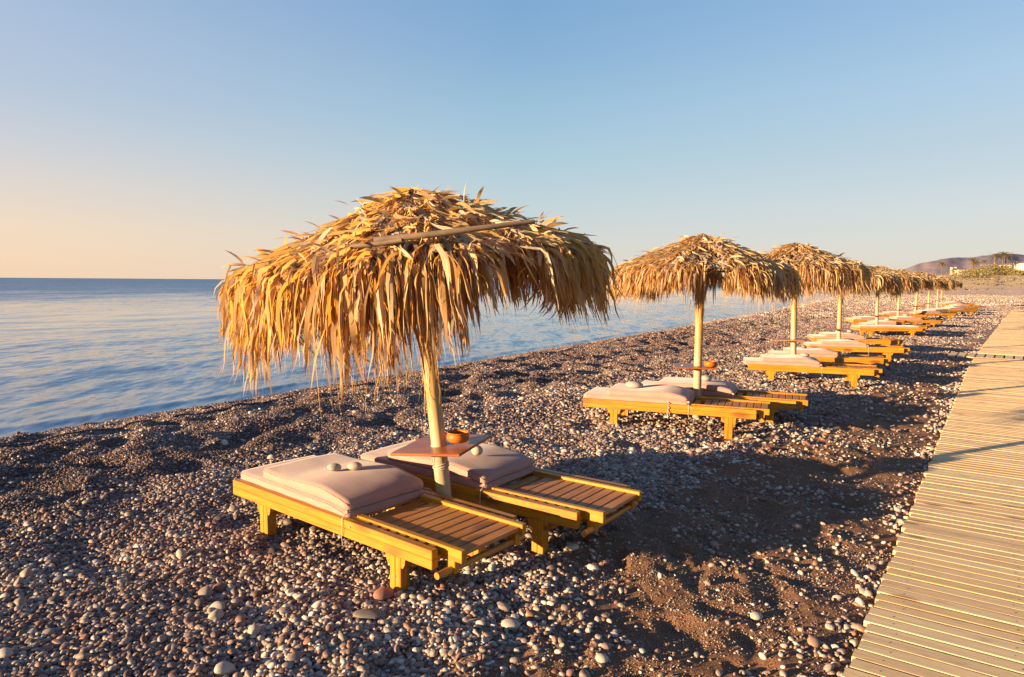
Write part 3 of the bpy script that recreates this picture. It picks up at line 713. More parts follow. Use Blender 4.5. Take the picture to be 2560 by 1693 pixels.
for i in range(2, 10):
    c = copy_tree(proto)
    c.location = (U[i][0], U[i][1], float(ground_z(*U[i])))
    c.rotation_euler = (R(random.uniform(-1.4, 1.4)), R(random.uniform(-1.5, 1.5) + (2.2 if i in (6, 7) else 0)), random.uniform(0, 6.28)*0 + R(55*i))
    for ch in c.children:
        if ch.name.startswith('thatch'): ch.data = {5: tB, 8: tB, 3: tD, 6: tD, 9: tD}.get(i, tC)
        if ch.name.startswith('table_top'): ch.rotation_euler[2] = R(-22-55*i+random.uniform(-25, 25)); ch.location.z = .64+random.uniform(-.02, .02)
    s_ = 1.0 if i > 2 else 1.03
    c.scale = (s_, s_, s_*random.uniform(.985, 1.02))
    tag(c, names[i][0]+' thatched parasol of the row, '+names[i][1], 'parasol', ROW); roots.append(c)

mnail = simple('rusty_nail', (.09, .045, .025), .6, .3, 30)
no = link('nail_heads', pymesh('nail_heads', *NAILS), mnail, boardwalk); tag(no, kind='stuff')

# ------------------------------------------------------------------ sun lounger (local +X to the foot, -Y the camera side)
def make_lounger():
    root = empty('sun_lounger', (0, 0, 0))
    for s in (-1, 1):
        y0, y1 = (s*.35, s*.305) if s < 0 else (s*.305, s*.35)
        MB().box(-.975, .975, y0, y1, .2515, .302, .003).box(-.975, .975, y0, y1, .200, .2505, .003).build('side_rail', WX_, root)
        a, b = (.27, .3045); yy = (-b, -a) if s < 0 else (a, b)
        nb = MB(); x = .40
        nb.box(-.3, .40, *yy, .262, .299, .002)
        for i in range(7): nb.box(.43+i*.076, .475+i*.076, *yy, .262, .2985, .002)
        nb.box(.40, .97, *yy, .238, .262, .001)
        nb.build('notched_strip', WX_, root)
        a, b = (.232, .2695); yy = (-b, -a) if s < 0 else (a, b)
        ir = MB().box(.27, 1.108, *yy, .243, .309, .003).build('foot_rail', WX_, root)
        MB().box(1.0, 1.06, *yy, .175, .2445, .003).build('stub', WZ_, ir)
        hb = MB()
        yb = s*.352
        hb.tube([(.31, yb-.002*s, .272), (.31, yb+.003*s, .272)], [.010, .008], 10).build('bolt', MBOLT, root)
        for lx in (-.60, .69):
            lg = MB(); ya, yb2 = (s*.347, s*.278) if s < 0 else (s*.278, s*.348)
            lg.box(lx-.043, lx-.001, ya, yb2, -.12, .1995, .003).box(lx+.001, lx+.043, ya, yb2, -.12, .1995, .003)
            lo = lg.build('leg', WZ_, root)
            for q in (-1, 1):
                br = MB()
                e = lx+q*.044; 
                poly = [(e, .199), (e+q*.034, .199), (e+q*.028, .165), (e+q*.016, .145), (e, .145)]
                br.prism(poly, 'y', s*.345, s*.30); br.build('bracket', WX_, lo)
            MB().tube([(lx, s*.349, .09), (lx, s*.353, .09)], .005, 8).build('bolt', MBOLT, lo)
    for lx in (-.60, .69):
        MB().box(lx-.085, lx-.06, -.30, .30, .145, .198, .003).box(lx+.06, lx+.085, -.30, .30, .145, .198, .003).build('cross_beam', WY_, root)
    sl = MB()
    for i in range(9):
        x = .395+i*.0782
        sl.box(x, x+.0685, -.2318, .2318, .268, .2905, .0035)
        pass
    sl.box(.275, .34, -.2318, .2318, .255, .280, .003)
    sl.build('foot_slats', WS_, root)
    bk = MB(); 
    for i in range(13): 
        x = -.95+i*.0915; bk.box(x, x+.075, -.302, .302, .262, .282, .003)
    bk.box(-.974, -.93, -.3045, .3045, .215, .262, .003).build('backrest_slats', WS_, root)
    MB().tube([(1.035, -.375, .196), (1.035, .33, .196)], .0185, 14).build('handle_bar', WY_, root)
    return root

def pad(name, x0, x1, y0, y1, zb, ztop, r=.022, nx=44, ny=26, seed=0, ripple=.0015):
    """soft rounded slab; zb, ztop: functions of x (local) and y"""
    V = []; F = []
    def edge(s_, n): return [-(1-math.cos(math.pi*i/(2*5)))*0 for i in range(n)]
    # parameter spacing denser at borders
    def par(n): 
        t = np.linspace(0, 1, n+1); return .5-.5*np.cos(math.pi*t)*.35-.5*(1-2*t)*.65
    xs = x0+(x1-x0)*par(nx); ys = y0+(y1-y0)*par(ny)
    grid = {}
    for side in (0, 1):
        for i, x in enumerate(xs):
            for j, y in enumerate(ys):
                d = min(x-x0, x1-x, y-y0, y1-y)
                dc = 1.0
                e = 1-max(0, 1-d/r)**2; e = math.sqrt(max(e, 0))
                zt_ = ztop(x, y); zb_ = zb(x, y); mid = (zt_+zb_)/2
                h = (zt_-zb_)/2
                # keep vertical wall portion, round the corners
                hh = h-r*.55*(1-e) if h > r*.55 else h*e
                wob = ripple*math.sin(x*90+seed)*math.sin(y*33+seed)*(1-e)
                z = mid+(hh+wob if side else -hh)
                if side and seed: z += .0035*(vnoise(x, y, 7, seed)-.5)*e
                # pull the corners in for a soft outline
                cx = min(x-x0, x1-x); cy = min(y-y0, y1-y); sx_ = 1 if x < (x0+x1)/2 else -1; sy_ = 1 if y < (y0+y1)/2 else -1
                rc = .035; ox = oy = 0
                if cx < rc and cy < rc:
                    k_ = (1-cx/rc)*(1-cy/rc); ox = sx_*.012*k_; oy = sy_*.012*k_
                wy = .0025*math.sin(x*22+seed*3)*(1-min(cy/.1, 1)); wx = .003*math.sin(y*17+seed)*(1-min(cx/.1, 1))
                grid[side, i, j] = len(V); V.append((x+ox+wx, y+oy+wy, z))
    for i in range(nx):
        for j in range(ny):
            F.append((grid[1, i, j], grid[1, i+1, j], grid[1, i+1, j+1], grid[1, i, j+1])); F.append((grid[0, i, j], grid[0, i, j+1], grid[0, i+1, j+1], grid[0, i+1, j]))
    ring = [(i, 0) for i in range(nx)]+[(nx, j) for j in range(ny)]+[(i, ny) for i in range(nx, 0, -1)]+[(0, j) for j in range(ny, 0, -1)]
    nr2 = len(ring)
    for a in range(nr2):
        p, q = ring[a], ring[(a+1) % nr2]
        F.append((grid[0, *p], grid[0, *q], grid[1, *q], grid[1, *p]))
    me = pymesh(name, V, F, True)
    top_ring = [V[grid[1, *p]] for p in ring]; bot_ring = [V[grid[0, *p]] for p in ring]
    return me, top_ring, bot_ring
def bulge(x, x0, x1): t = (x-x0)/(x1-x0); return max(0, math.sin(math.pi*min(max(t, 0), 1)))
def make_cushion(kind, seed):
    root = empty('folded_cushion' if kind == 'folded' else 'mattress', (0, 0, 0))
    if kind == 'folded':
        L0, L1, M0, M1 = -.985, .255, -.70, .245
        def sag(x): return 0
        lowt = lambda x, y: .351 - .022*float(sstep(.02, .25, x)) + .004*bulge(y, -.31, .31)
        lowb = lambda x, y: .284 + .0*x
        def upb(x, y): return lowt(x, y)+.0015
        def upt(x, y):
            t = float(np.clip((x+.06)/.32, 0, 1)); fall = (1-math.sqrt(max(0, 1-t*t)))*.070
            hump = .013*math.exp(-((x+.14)/.2)**2)
            return .417+hump+.006*bulge(y, -.31, .31)-fall+.004*math.sin(x*6+seed)
        a, ta, ba = pad('lower_pad', L0, L1, -.312, .312, lowb, lowt, seed=seed+1)
        b, tb_, bb = pad('upper_pad', M0, M1, -.305, .305, upb, upt, seed=seed+2)
        lo = link('lower_pad', a, MCUSH, root); up = link('upper_pad', b, MCUSH, root)
        for (rg, par_) in ((ta, lo), (ba, lo), (tb_, up), (bb, up)):
            MB().tube(rg+[rg[0]], .0035, 5, cap=False).build('piping', MPIPE, par_)
        # cords at the fold corners
        for s in (-1, 1):
            pts_ = [(.24, s*.30, .335), (.255, s*.335, .325), (.25, s*.355, .305), (.245+.01*seed % .02, s*.357, .25), (.25, s*.356, .20), (.262, s*.36, .165), (.258, s*.358, .15)]
            MB().tube(pts_, .0028, 5).build('tie_cord', MCORD, root)
        cr = MB()
        cr.tube([(.235, -.300, .335), (.25, -.315, .338), (.256, -.318, .328)], [.010, .012, .006], 7)
        cr.build('gathered_corner', MCUSH, root)
    else:
        t = lambda x, y: .352+.006*bulge(y, -.31, .31)+.004*math.sin(x*5+seed); b_ = lambda x, y: .288
        a, ta, ba = pad('pad', -.98, .92, -.31, .31, b_, t, seed=seed+1, nx=60)
        lo = link('pad', a, MCUSH, root)
        for rg in (ta, ba): MB().tube(rg+[rg[0]], .0035, 5, cap=False).build('piping', MPIPE, lo)
    return root
LG = 'wooden sun loungers in pairs under the parasols'; CG = 'folded pink cushions on the loungers'
# (x, y, foot azimuth, cushion, lounger label, cushion label)
L = [
 (-.941, 4.27, 128.9, 'f', 'nearest wooden lounger, yellow pine frame in front of the leaning parasol pole', 'folded pink cushion with two flat stones, on the nearest lounger'),
 (-.193, 4.83, 125.6, 'f', 'lounger just behind the nearest one, partly hidden by the leaning parasol pole', 'folded pink cushion under the nearest table board, one round stone on it'),
 (1.886, 8.023, 111.2, 'f', 'yellow lounger in front of the second parasol pole, white cord knotted on its rail', 'folded pink cushion with the largest oval stone near its head end'),
 (2.62, 8.74, 112.0, 'f', 'lounger behind the second parasol pole, seen above its neighbour', 'folded pink cushion behind the second parasol pole, a grey stone on top'),
 (5.115, 11.73, 108, 'f', 'lounger in front of the third parasol pole, cushion overhanging its head end', 'folded pink cushion with a flat white stone in front of the third pole'),
 (6.0, 13.1, 103, 'f', 'lounger behind the third parasol pole, only its foot half clearly in view', 'folded pink cushion directly behind the third parasol pole'),
 (7.58, 15.2, 105, 'f', 'lounger in front of the fourth parasol pole with a brown towel on it', 'folded pink cushion with a crumpled brown towel on top'),
 (8.6, 17.2, 102, 'f', 'lounger behind the fourth parasol pole, two white stones on its cushion', 'folded pink cushion with two white stones behind the fourth pole'),
 (12.06, 22.0, 93, 'm', 'lounger fully covered by an unfolded mattress, by the fifth pole', 'unfolded pink mattress covering a whole lounger by the fifth pole'),
 (12.95, 23.25, 96, 'f', 'lounger right behind the one with the unfolded mattress', 'folded pink cushion right behind the unfolded mattress'),
 (13.9, 26.2, 90, 'f', 'lounger whose head end stands farthest seaward, left of the fifth pole', 'folded pink cushion reaching farthest seaward, left of the fifth pole'),
 (15.75, 26.95, 92, 'f', 'lounger in front of the sixth parasol pole', 'folded pink cushion in front of the sixth parasol pole'),
 (17.7, 31.1, 90, 'f', 'lounger just beyond the sixth parasol, left of the seventh pole', 'folded pink cushion just beyond the sixth parasol pole'),
 (20.2, 32.9, 86, 'f', 'lounger behind the seventh parasol pole', 'folded pink cushion behind the seventh parasol pole'),
 (22.05, 35.4, 70, 'f', 'lounger turned with its foot away, between seventh and eighth poles', 'folded pink cushion on the turned lounger before the eighth pole'),
 (24.5, 37.7, 80, 'f', 'lounger to the right of the eighth parasol pole', 'folded pink cushion right of the eighth parasol pole'),
 (26.4, 40.4, 76, 'f', 'lounger between the eighth and ninth parasol poles', 'folded pink cushion between eighth and ninth poles'),
 (28.9, 43.9, 84, 'f', 'lounger in front of the ninth parasol pole', 'folded pink cushion in front of the ninth parasol pole'),
 (31.6, 48.7, 88, 'f', 'lounger in front of the last parasol pole', 'folded pink cushion in front of the last parasol pole'),
 (33.3, 51.2, 86, 'f', 'farthest lounger of the row, beyond the last pole', 'folded pink cushion on the farthest lounger'),
]
lp = make_lounger(); cps = [make_cushion('folded', i) for i in (1, 4)]; cm = make_cushion('mattress', 2); used = set()
for i, (x, y, azf, kd, la, lc) in enumerate(L):
    o = lp if i == 0 else copy_tree(lp)
    gz = float(ground_z(x, y)) if i > 1 else .0
    rz = R(90-azf); o.location = (x, y, gz); o.rotation_euler = (R(random.uniform(-.6, .6)) if i > 3 else 0, R(random.uniform(-.5, .5)) if i > 1 else 0, rz)
    tag(o, la, 'sun lounger', LG)
    src = cm if kd == 'm' else cps[i % 2]
    c = src if src.name not in used else copy_tree(src); used.add(src.name)
    off = [0, 0, 0, .01, -.07, .02, .03, -.03, 0, 0, .02, 0, 0, 0, .15, 0, 0, 0, 0, 0][i]
    c.location = (x+off*math.cos(rz), y+off*math.sin(rz), gz); c.rotation_euler = (o.rotation_euler[0], o.rotation_euler[1], rz+R(random.uniform(-.8, .8)))
    tag(c, lc, 'cushion' if kd == 'f' else 'mattress', CG if kd == 'f' else None)

# ------------------------------------------------------------------ stones on cushions, bowls, towel
def stone_mesh(seed, sub=3, amp=.12):
    bm = bmesh.new(); bmesh.ops.create_icosphere(bm, subdivisions=sub, radius=1)
    g = random.Random(seed); ph = [g.uniform(0, 6) for _ in range(6)]
    for v in bm.verts:
        p = v.co; f_ = 1+amp*(math.sin(1.7*p.x+ph[0])*.5+math.sin(2.3*p.y+ph[1])*.4+math.sin(1.9*p.z+ph[2]+p.x)*.4+math.sin(4.3*p.x+3.1*p.y+ph[3])*.15); v.co = p*f_
    me = bpy.data.meshes.new('stone'); bm.to_mesh(me); bm.free(); me.polygons.foreach_set('use_smooth', [True]*len(me.polygons)); return me
SM = [stone_mesh(i) for i in range(4)]
def stone(li, lx, ly, zt_, a, b, c, rz, label, mat=MSTONE, mi=0, group='stones weighing down the cushions', nm='stone'):
    x, y, azf = L[li][:3]; r_ = R(90-azf); X = x+lx*math.cos(r_)-ly*math.sin(r_); Y = y+lx*math.sin(r_)+ly*math.cos(r_)
    gz = float(ground_z(x, y)) if li > 1 else 0
    me = SM[mi].copy(); o = link(nm, me, mat); o.location = (X, Y, gz+zt_+c*.88); o.scale = (a, b, c); o.rotation_euler = (.08, .05, rz)
    tag(o, label, 'stone', group); return o
stone(0, -.235, -.05, .436, .048, .038, .028, .6, 'left one of two flat white stones on the nearest cushion')
stone(0, -.15, .045, .438, .052, .034, .027, .2, 'right one of two flat white stones on the nearest cushion', mi=1)
stone(1, -.02, -.06, .436, .042, .040, .040, 1, 'rough round white stone under the nearest table board', mi=2)
stone(2, -.42, -.06, .423, .105, .07, .042, .1, 'largest oval white stone, on the cushion before the second pole', mi=3)
stone(3, -.10, -.03, .436, .075, .06, .044, .5, 'grey white egg shaped stone left of the second pole', mi=0)
stone(4, -.05, .0, .436, .085, .06, .030, .2, 'flat white stone on the cushion in front of the third pole', mi=1)
stone(5, -.35, .0, .421, .06, .05, .04, .9, 'dark stone on the cushion behind the third pole', MGREYST, 2)
stone(7, -.30, .02, .421, .11, .08, .045, .3, 'wider of two white stones behind the fourth pole', mi=3)
stone(7, -.05, .05, .436, .10, .07, .04, .8, 'smaller of two white stones behind the fourth pole', mi=0)
stone(9, -.15, .0, .436, .12, .09, .05, .8, 'white stone on the cushion behind the unfolded mattress', mi=1)
stone(11, -.2, .0, .436, .13, .09, .05, .3, 'white stone on the cushion in front of the sixth pole', mi=2)
stone(15, -.2, .0, .436, .12, .09, .05, .3, 'tiny distant white stone right of the eighth pole', mi=2)
# rocks lying by the nearest lounger
for (x, y, a, b, c, rz, mt, lb) in ((-.675, 3.50, .062, .045, .035, .9, MREDST, 'brick red rock beside the front leg of the nearest lounger'), (-.70, 3.28, .085, .045, .020, .2, MGREYST, 'dark flat rock below the front leg of the nearest lounger'),
                                   (.0, 3.28, .05, .038, .027, .2, MSTONE, 'large white stone on the sand right of the nearest lounger foot'), (-.03+.45, 2.98, .030, .028, .02, .2, MSTONE, 'round white stone on dark sand at the bottom centre'),
                                   (1.28, 3.42, .036, .028, .022, .5, MSTONE, 'pale oval stone on the open sand towards the boardwalk')):
    o = link('rock', SM[random.randint(0, 3)].copy(), mt); o.location = (x, y, float(ground_z(x, y))+c*.6); o.scale = (a, b, c); o.rotation_euler = (0, .1, rz); tag(o, lb, 'rock')
def bowl(x, y, z, r, label):
    prof = [(.0, .004), (.62, 0), (.80, .06), (.97, .30), (1.0, .55), (.92, .78), (.93, .86), (1.0, .93), (.99, 1.0), (.92, 1.0), (.87, .9), (.86, .75), (.92, .5), (.88, .25), (.7, .12), (0, .10)]
    V = []; F = []; n = 40
    for i, (a, h) in enumerate(prof):
        for k_ in range(n): 
            t = 2*math.pi*k_/n
            V.append((a*r*math.cos(t), a*r*math.sin(t), h*r*.92))
    for i in range(len(prof)-1):
        for k_ in range(n): F.append((i*n+k_, i*n+(k_+1) % n, (i+1)*n+(k_+1) % n, (i+1)*n+k_))
    root = empty('clay_bowl', (x, y, z)); b_ = link('bowl', pymesh('bowl', V, F, True), MCLAY, root)
    d = MB(); hl = MB()
    for zz in (.42, .60): d.tube([(r*1.003*math.cos(t), r*1.003*math.sin(t), zz*r*.92) for t in np.linspace(0, 2*math.pi, 33)], r*.012, 5, cap=False)
    d.build('incised_band', MCLAY, b_); tag(root, label, 'bowl', 'clay bowls on the parasol tables'); return root
bowl(-.345, 4.345, .642, .073, 'orange clay bowl on the nearest table board, right of the pole')
bowl(2.40, 8.20, .664, .078, 'orange clay bowl on the second parasol table')
bowl(19.30, 32.15, .665, .09, 'distant clay bowl on the seventh parasol table')
bpy.context.view_layer.update()
# pebble lying on the second table
o = link('stone', SM[2].copy(), MSTONE); o.location = (2.08, 8.27, .672); o.scale = (.016, .013, .011); tag(o, 'tiny pale pebble on the second parasol table left of the pole', 'stone')
# towel
tm = stone_mesh(31, 4, .22); o = link('towel', tm, MTOWEL); x, y, azf = L[6][:3]; o.location = (x-.1, y+.02, float(ground_z(x, y))+.445); o.scale = (.16, .11, .028); o.rotation_euler = (0, 0, .2)
tag(o, 'crumpled brown towel on a folded cushion by the fourth pole', 'towel')
# cord knotted on the rail of the second near lounger
x, y, azf = L[2][:3]; r_ = R(90-azf)
kc = MB(); Mx = Matrix.Translation((x, y, float(ground_z(x, y)))) @ Matrix.Rotation(r_, 4, 'Z')
for pts_ in ([(.02, -.30, .33), (.03, -.354, .30), (.03, -.356, .25), (.025, -.358, .215)], [(.025, -.36, .24), (.05, -.37, .20), (.035, -.365, .165)], [(.025, -.36, .24), (.04, -.368, .265), (.03, -.362, .28)], [(.028, -.36, .24), (.02, -.366, .2), (.03, -.37, .14)]):
    kc.tube([Mx @ Vector(p_) for p_ in pts_], .005, 6)
o = kc.build('white_cord', MCORD); tag(o, 'white cord knotted round the rail of the lounger before the second pole', 'cord')

# ------------------------------------------------------------------ straw litter on the shingle
V = []; F = []; T = []
g = random.Random(77)
for i in range(150):
    v_ = g.uniform(2.0, 9); u_ = g.uniform(1.0, 6.5); x = -DY*u_+DX*v_; y = DX*u_+DY*v_
    a = g.uniform(0, 6.28); Ln = g.uniform(.02, .09); wd = g.uniform(.0012, .003); b = len(V); bend = g.uniform(-1, 1); z = float(ground_z(x, y))+.02
    for j in range(5):
        t = j/4; aa = a+bend*t; px_ = x+Ln*t*math.cos(aa); py_ = y+Ln*t*math.sin(aa)
        V += [(px_-wd*math.sin(aa), py_+wd*math.cos(aa), z+.006*math.sin(3*t)), (px_+wd*math.sin(aa), py_-wd*math.cos(aa), z+.008*math.sin(3*t))]; tn_ = .8; T += [tn_, tn_]
    for j in range(4): F.append((b+2*j, b+2*j+1, b+2*j+3, b+2*j+2))
me = pymesh('straw_litter', V, F, True); fattr(me, 'tone', T); o = link('straw_litter', me, MLEAF); tag(o, 'bits of dry palm straw scattered over the pebbles', 'straw', kind='stuff')

# ------------------------------------------------------------------ far shore: hills, houses, palms, bushes
def azp(px): return math.atan((px-1280)/1707.0)
def at_dist(px, d): a = azp(px); return (math.tan(a)*d, d)       # d: forward distance
hills = [(2100, 0), (2200, 22), (2290, 84), (2330, 96), (2370, 110), (2420, 112), (2470, 124), (2520, 129), (2560, 122), (2640, 116), (2750, 130), (2900, 105), (3100, 118), (3400, 60), (3700, 20), (4000, 0)]
hp = np.array(hills, float)
V = []; nxh, nyh = 260, 60
for j in range(nyh+1):
    t = j/nyh
    for i in range(nxh+1):
        px_ = 2060+(4040-2060)*i/nxh; d0 = 2300+t*1900
        X = math.tan(azp(px_))*3000*(1+ (t-.4)*.45); Y = 3000*(1+(t-.4)*.45)
        hgt = np.interp(px_, hp[:, 0], hp[:, 1])
        prof = math.sin(math.pi*min(t/.8, 1))**.8 if t < .4 else math.cos((t-.4)/.6*math.pi/2)**.8
        spur = .78+.30*float(vnoise(px_/55.0, t*2.5, 1, 5))+.10*float(vnoise(px_/18.0, t*7, 1, 8))
        fold = 1.0 if abs(t-.4) < .02 else spur
        wgt = math.exp(-((t-.4)/.1)**2); V.append((X, Y, 6+hgt*prof*(wgt+(1-wgt)*fold)+hgt*.02*float(vnoise(px_/9.0, t*12, 1, 3))))
F = [(j*(nxh+1)+i, j*(nxh+1)+i+1, (j+1)*(nxh+1)+i+1, (j+1)*(nxh+1)+i) for j in range(nyh) for i in range(nxh)]
k = NT('hazed_heath_hillside'); P = k.coord('Object'); n1 = k.noise(P, .006, 5, .65); n2 = k.noise(P, .03, 5, .7)
c = k.mix(k.ramp(n1, [(.35, 0.0), (.65, 1.0)]), (.34, .24, .24), (.20, .20, .27)); c = k.mix(k.ramp(n2, [(.45, 0.0), (.7, .55)]), c, (.46, .33, .29)); k.l(c, k.b.inputs['Base Color'])  # heath tones lightened and blued: distance haze is painted into the hill colour
k.b.inputs['Roughness'].default_value = 1; k.b.inputs['Specular IOR Level'].default_value = 0
hl = link('hills', pymesh('hills', V, F, True), k.m); tag(hl, 'low purple brown hills behind the beach', kind='structure')

MWALL = simple('white_render', (.80, .72, .58), .85, .08, 3, bump=.05); MCREAM = simple('cream_render', (.52, .42, .30), .85, .12, 3, bump=.05)
MWIN = simple('dark_window', (.10, .06, .045), .3, .1, 5); MROOF = simple('clay_roof', (.45, .20, .12), .8, .2, 6)
def box_house(px, d, wid, dep, hgt, rz, label, wins, mat=MWALL, cat='house', base=None, extra=True):
    X, Y = at_dist(px, d); z = float(ground_z(X, Y)) if base is None else base
    root = empty('house', (X, Y, z), rz)
    MB().box(-wid/2, wid/2, -dep/2, dep/2, -1.5, hgt, .02).build('wall', mat, root)
    if extra:
        p = MB(); p.box(-wid/2-.06, wid/2+.06, -dep/2-.06, dep/2+.06, hgt, hgt+.22, .02).build('parapet', mat, root)
    for (wx, wz, ww, wh, side) in wins:
        q = MB()
        if side == 'f': q.box(wx-ww/2, wx+ww/2, -dep/2-.03, -dep/2+.1, wz-wh/2, wz+wh/2, .01)
        else: q.box(-wid/2-.03, -wid/2+.1, wx-ww/2, wx+ww/2, wz-wh/2, wz+wh/2, .01)
        wo = q.build('window', MWIN, root)
        s_ = MB()
        if side == 'f': s_.box(wx-ww/2-.1, wx+ww/2+.1, -dep/2-.12, -dep/2-.031, wz-wh/2-.08, wz-wh/2-.005, .01)
        else: s_.box(-wid/2-.12, -wid/2-.031, wx-ww/2-.1, wx+ww/2+.1, wz-wh/2-.08, wz-wh/2-.005, .01)
        s_.build('sill', mat, wo)
    return tag(root, label, cat)
h1 = box_house(2585, 215, 9.5, 8, 3.4, R(-28), 'white flat roofed house with small dark windows at the right edge', [(-3.0, 2.2, .7, 1.4, 'f'), (-.8, 2.3, .7, 1.4, 'f'), (2.2, 1.6, 1.1, 2.2, 'f'), (1.5, 2.2, .8, 1.3, 's')])
rf = MB().box(-4.6, .5, -3.8, 2, 3.622, 3.8, .02).build('roof', MROOF, h1)
box_house(2405, 300, 7.6, 5, 1.9, R(-30), 'long low cream building with a dark end bay behind the last parasols', [(2.9, 1.0, 1.3, 1.3, 'f'), (-2.2, 1.1, .6, .7, 'f'), (0, 1.1, .6, .7, 'f')], MCREAM, 'building')
box_house(2371, 360, 1.0, 1.2, 3.7, R(-30), 'left one of two small pale blocks on the skyline', [(0, 3.0, .4, .5, 'f')], MCREAM, 'building')
box_house(2381, 362, 1.2, 1.3, 3.8, R(-30), 'right one of two small pale blocks on the skyline', [(0, 3.0, .4, .5, 'f')], MCREAM, 'building')
box_house(2449, 330, 5.6, 4, 2.6, R(-32), 'low pale wall like building between the palms', [(1, 1.5, .8, .8, 'f')], MCREAM, 'building')
box_house(2516, 250, 6, 5, 3.4, R(-25), 'small cream house partly hidden by bushes, left of the white house', [(-1, 1.9, .8, 1, 'f')], MCREAM, 'house')
box_house(2447, 195, 2.0, .5, .5, R(-30), 'low white garden wall on the dry bank', [], MWALL, 'wall', extra=True)

def fol(name, cols):
    k = NT(name); t = k.attr('tone'); c = k.ramp(t, [(0, cols[0]), (.5, cols[1]), (1, cols[2])]); k.l(c, k.b.inputs['Base Color']); k.b.inputs['Roughness'].default_value = .7
    tr = k.n('BsdfTranslucent'); k.l(c, tr.inputs[0]); mx = k.n('MixShader'); mx.inputs[0].default_value = .25; k.l(k.b.outputs[0], mx.inputs[1]); k.l(tr.outputs[0], mx.inputs[2]); k.l(mx.outputs[0], k.o.inputs[0]); return k.m
MBUSH = fol('bush_leaves', ((.10, .085, .03), (.22, .17, .05), (.40, .27, .09))); MPALM = fol('palm_fronds', ((.06, .06, .02), (.15, .12, .035), (.26, .17, .06)))
MTRUNK = simple('palm_trunk', (.16, .10, .06), .9, .3, 4)
def leafcloud(n, shape, size, seed):
    g = np.random.default_rng(seed); P = []
    while len(P) < n:
        p = g.uniform(-1, 1, 3)
        r_ = np.linalg.norm(p)
        lim = .72+.35*vnoise(p[0]*2+3, p[1]*2+p[2]*2, 1.3, seed)
        if r_ < lim and r_ > lim*.45: P.append(p)
    P = np.array(P)*np.array(shape); P[:, 2] = np.maximum(P[:, 2]+shape[2]*.55, 0)
    a = g.normal(size=(n, 3)); a /= np.linalg.norm(a, axis=1)[:, None]; b = np.cross(a, g.normal(size=(n, 3))); b /= np.linalg.norm(b, axis=1)[:, None]
    s_ = size*g.uniform(.5, 1.3, (n, 1)); V = np.stack([P-a*s_, P-b*s_*.5, P+a*s_, P+b*s_*.5], 1).reshape(-1, 3)
    Q = np.arange(4*n).reshape(-1, 4); t = np.repeat(np.clip(g.normal(.5, .25, n), 0, 1), 4); return V, Q, t
def bush(px, d, w_, h, seed, label):
    X, Y = at_dist(px, d); root = empty('bush', (X, Y, float(ground_z(X, Y))-.1)); V, Q, t = leafcloud(900, (w_/2, w_/2, h*.62), .22, seed)
    me = npmesh('foliage', V, Q); fattr(me, 'tone', t); link('foliage', me, MBUSH, root)
    s_ = MB(); g = random.Random(seed)
    for i in range(5): s_.tube([(0, 0, -.2), (g.uniform(-.3, .3)*w_, g.uniform(-.3, .3)*w_, h*.6)], [.08, .02], 5)
    s_.build('stem', MTRUNK, root); tag(root, label, 'bush', 'bushes on the dry bank'); return root
for (px, d, w_, h, lb) in ((2410, 178, 9, 2.6, 'dark bush at the end of the parasol row'), (2424, 190, 7, 2.4, 'low orange green bush beyond the last parasol'), (2443, 212, 8, 2.6, 'low bush between the two palm groups'), (2468, 205, 9, 3.6, 'tall left half of the big green thicket'),
                          (2485, 202, 9, 3.8, 'middle of the big green thicket below the palms'), (2501, 205, 7, 3.2, 'right end of the big green thicket'), (2520, 215, 6, 2.3, 'bush in front of the small cream house'), (2538, 196, 6, 1.8, 'low bush at the foot of the white house'),
                          (2530, 240, 8, 5.2, 'olive tree like bush left of the white house'), (2552, 192, 5, 1.5, 'small low bush nearest the right edge')):
    bush(px, d, w_, h, int(px), lb)
def palm(px, d, h, cr, seed, label):
    X, Y = at_dist(px, d); g = random.Random(seed); root = empty('palm_tree', (X, Y, float(ground_z(X, Y))-.2), g.uniform(0, 6))
    ln = g.uniform(-.4, .4)
    MB().tube([(ln*t*t, 0, h*t) for t in np.linspace(0, 1, 8)], [.26-.1*t for t in np.linspace(0, 1, 8)], 8).build('trunk', MTRUNK, root)
    V = []; F = []; T = []
    for i in range(46):
        a = g.uniform(0, 6.283); el = g.uniform(-.5, 1.1); Ln = cr*g.uniform(.8, 1.1); p = Vector((ln, 0, h)); seg = 8; tn_ = g.random()
        for j in range(seg):
            e = el-1.5*(j/seg)**1.3; dr = Vector((math.cos(a)*math.cos(e), math.sin(a)*math.cos(e), math.sin(e))); q = p+dr*(Ln/seg)
            sd = Vector((-math.sin(a), math.cos(a), 0))
            for s in (-1, 1):
                for m_ in range(3):
                    b = len(V); o_ = p+dr*(Ln/seg*m_/3); lf_ = (sd*s*.42+dr*.35+Vector((0, 0, -.16)))*cr*.32*math.sin(math.pi*(.15+.8*j/seg))
                    V += [tuple(o_), tuple(o_+dr*.07), tuple(o_+lf_)]; F.append((b, b+1, b+2)); T += [tn_]*3
            p = q
    me = pymesh('crown', V, F); fattr(me, 'tone', T); link('crown', me, MPALM, root); tag(root, label, 'palm tree', 'palms behind the beach')
for (px, d, h, cr, lb) in ((2425, 262, 5.6, 2.6, 'palm above the low cream building'), (2431, 275, 5.0, 2.2, 'shorter palm right beside the cream building palm'), (2450, 300, 6.0, 1.6, 'thin distant palm alone between the groups'), (2478, 225, 6.2, 2.6, 'bushy palm rising from the thicket'),
                          (2505, 228, 6.8, 2.8, 'tallest palm just left of the white house'), (2498, 245, 7.5, 2.2, 'slim palm behind the tallest one'), (2348, 330, 5.4, 2.4, 'small palm tip over the distant parasols')):
    palm(px, d, h, cr, int(px)+3, lb)

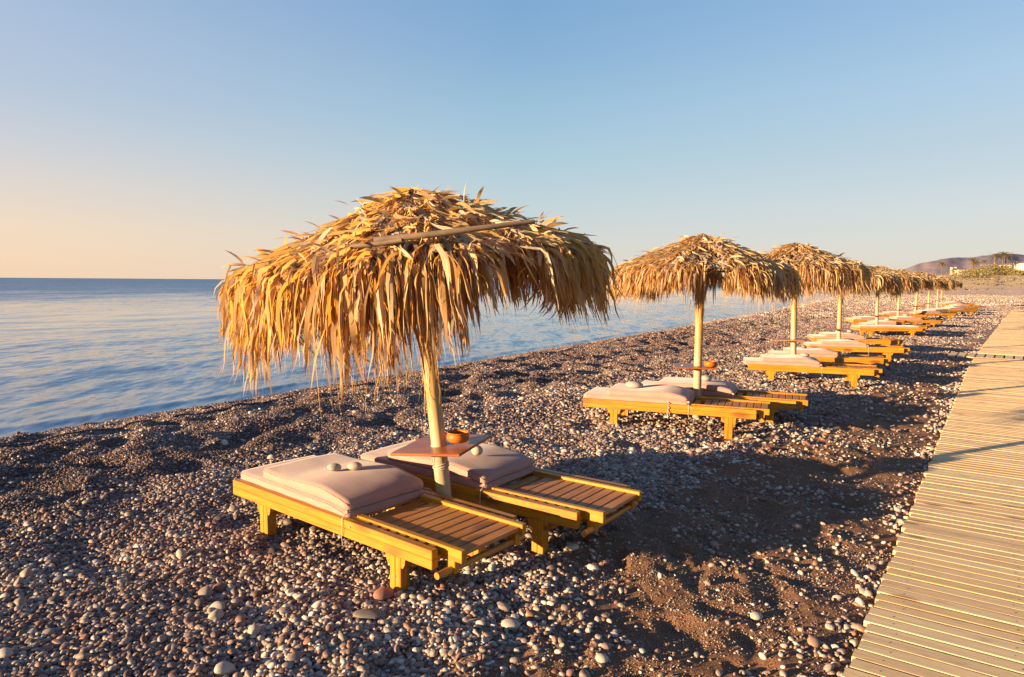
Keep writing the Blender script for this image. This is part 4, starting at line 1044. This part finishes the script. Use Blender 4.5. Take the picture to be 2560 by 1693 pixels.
# dry grass tufts over the bank
g = np.random.default_rng(5); n = 5000
vv2 = g.uniform(112, 235, n); uu2 = g.uniform(-75, 12, n); X = -DY*uu2+DX*vv2; Y = DX*uu2+DY*vv2; keep_ = (fbm(X, Y, .09, 81, 3) + .25*g.normal(size=n)) > .55 - .45*sstep(135, 200, vv2); X, Y = X[keep_], Y[keep_]; n = len(X)
Zt = ground_z(X, Y); h_ = g.uniform(.08, .3, n); an = g.uniform(0, 3.14, n); wv2 = g.uniform(.15, .55, n)
A_ = np.stack([X-wv2*np.cos(an), Y-wv2*np.sin(an), Zt-.05], 1); B_ = np.stack([X+wv2*np.cos(an), Y+wv2*np.sin(an), Zt-.05], 1); C_ = np.stack([X+g.normal(0, .2, n), Y+g.normal(0, .2, n), Zt+h_], 1)
D_ = np.stack([X-wv2*np.sin(an), Y+wv2*np.cos(an), Zt-.05], 1)
me = npmesh('dry_grass', np.stack([A_, B_, C_, D_], 1).reshape(-1, 3), np.concatenate([np.arange(n)[:, None]*4+np.array([0, 1, 2]), np.arange(n)[:, None]*4+np.array([1, 3, 2]), np.arange(n)[:, None]*4+np.array([3, 0, 2])])); fattr(me, 'tone', np.repeat(g.uniform(0, 1, n), 4))
o = link('dry_grass', me, fol('dry_grass_blades', ((.26, .14, .06), (.48, .29, .13), (.70, .46, .22)))); tag(o, 'dry orange grass and scrub on the bank behind the beach', kind='stuff')

# overall reflectance, measured against the exposure of the photograph
for m in bpy.data.materials:
    if not m.use_nodes or m.name == 'sea_water': continue
    t = m.node_tree; f_ = {'pebble_stone': .90, 'shingle_and_sand': .84, 'dry_palm_leaf': .97, 'weathered_deck_wood': .84, 'hazed_heath_hillside': .72}.get(m.name, .82)
    for nd_ in list(t.nodes):
        key = 'Base Color' if nd_.type == 'BSDF_PRINCIPLED' else ('Color' if nd_.type == 'BSDF_TRANSLUCENT' else None)
        if not key or not nd_.inputs[key].links: continue
        lk = nd_.inputs[key].links[0].from_socket; q = t.nodes.new('ShaderNodeVectorMath'); q.operation = 'SCALE'; q.inputs['Scale'].default_value = f_
        t.links.new(lk, q.inputs[0]); t.links.new(q.outputs[0], nd_.inputs[key])
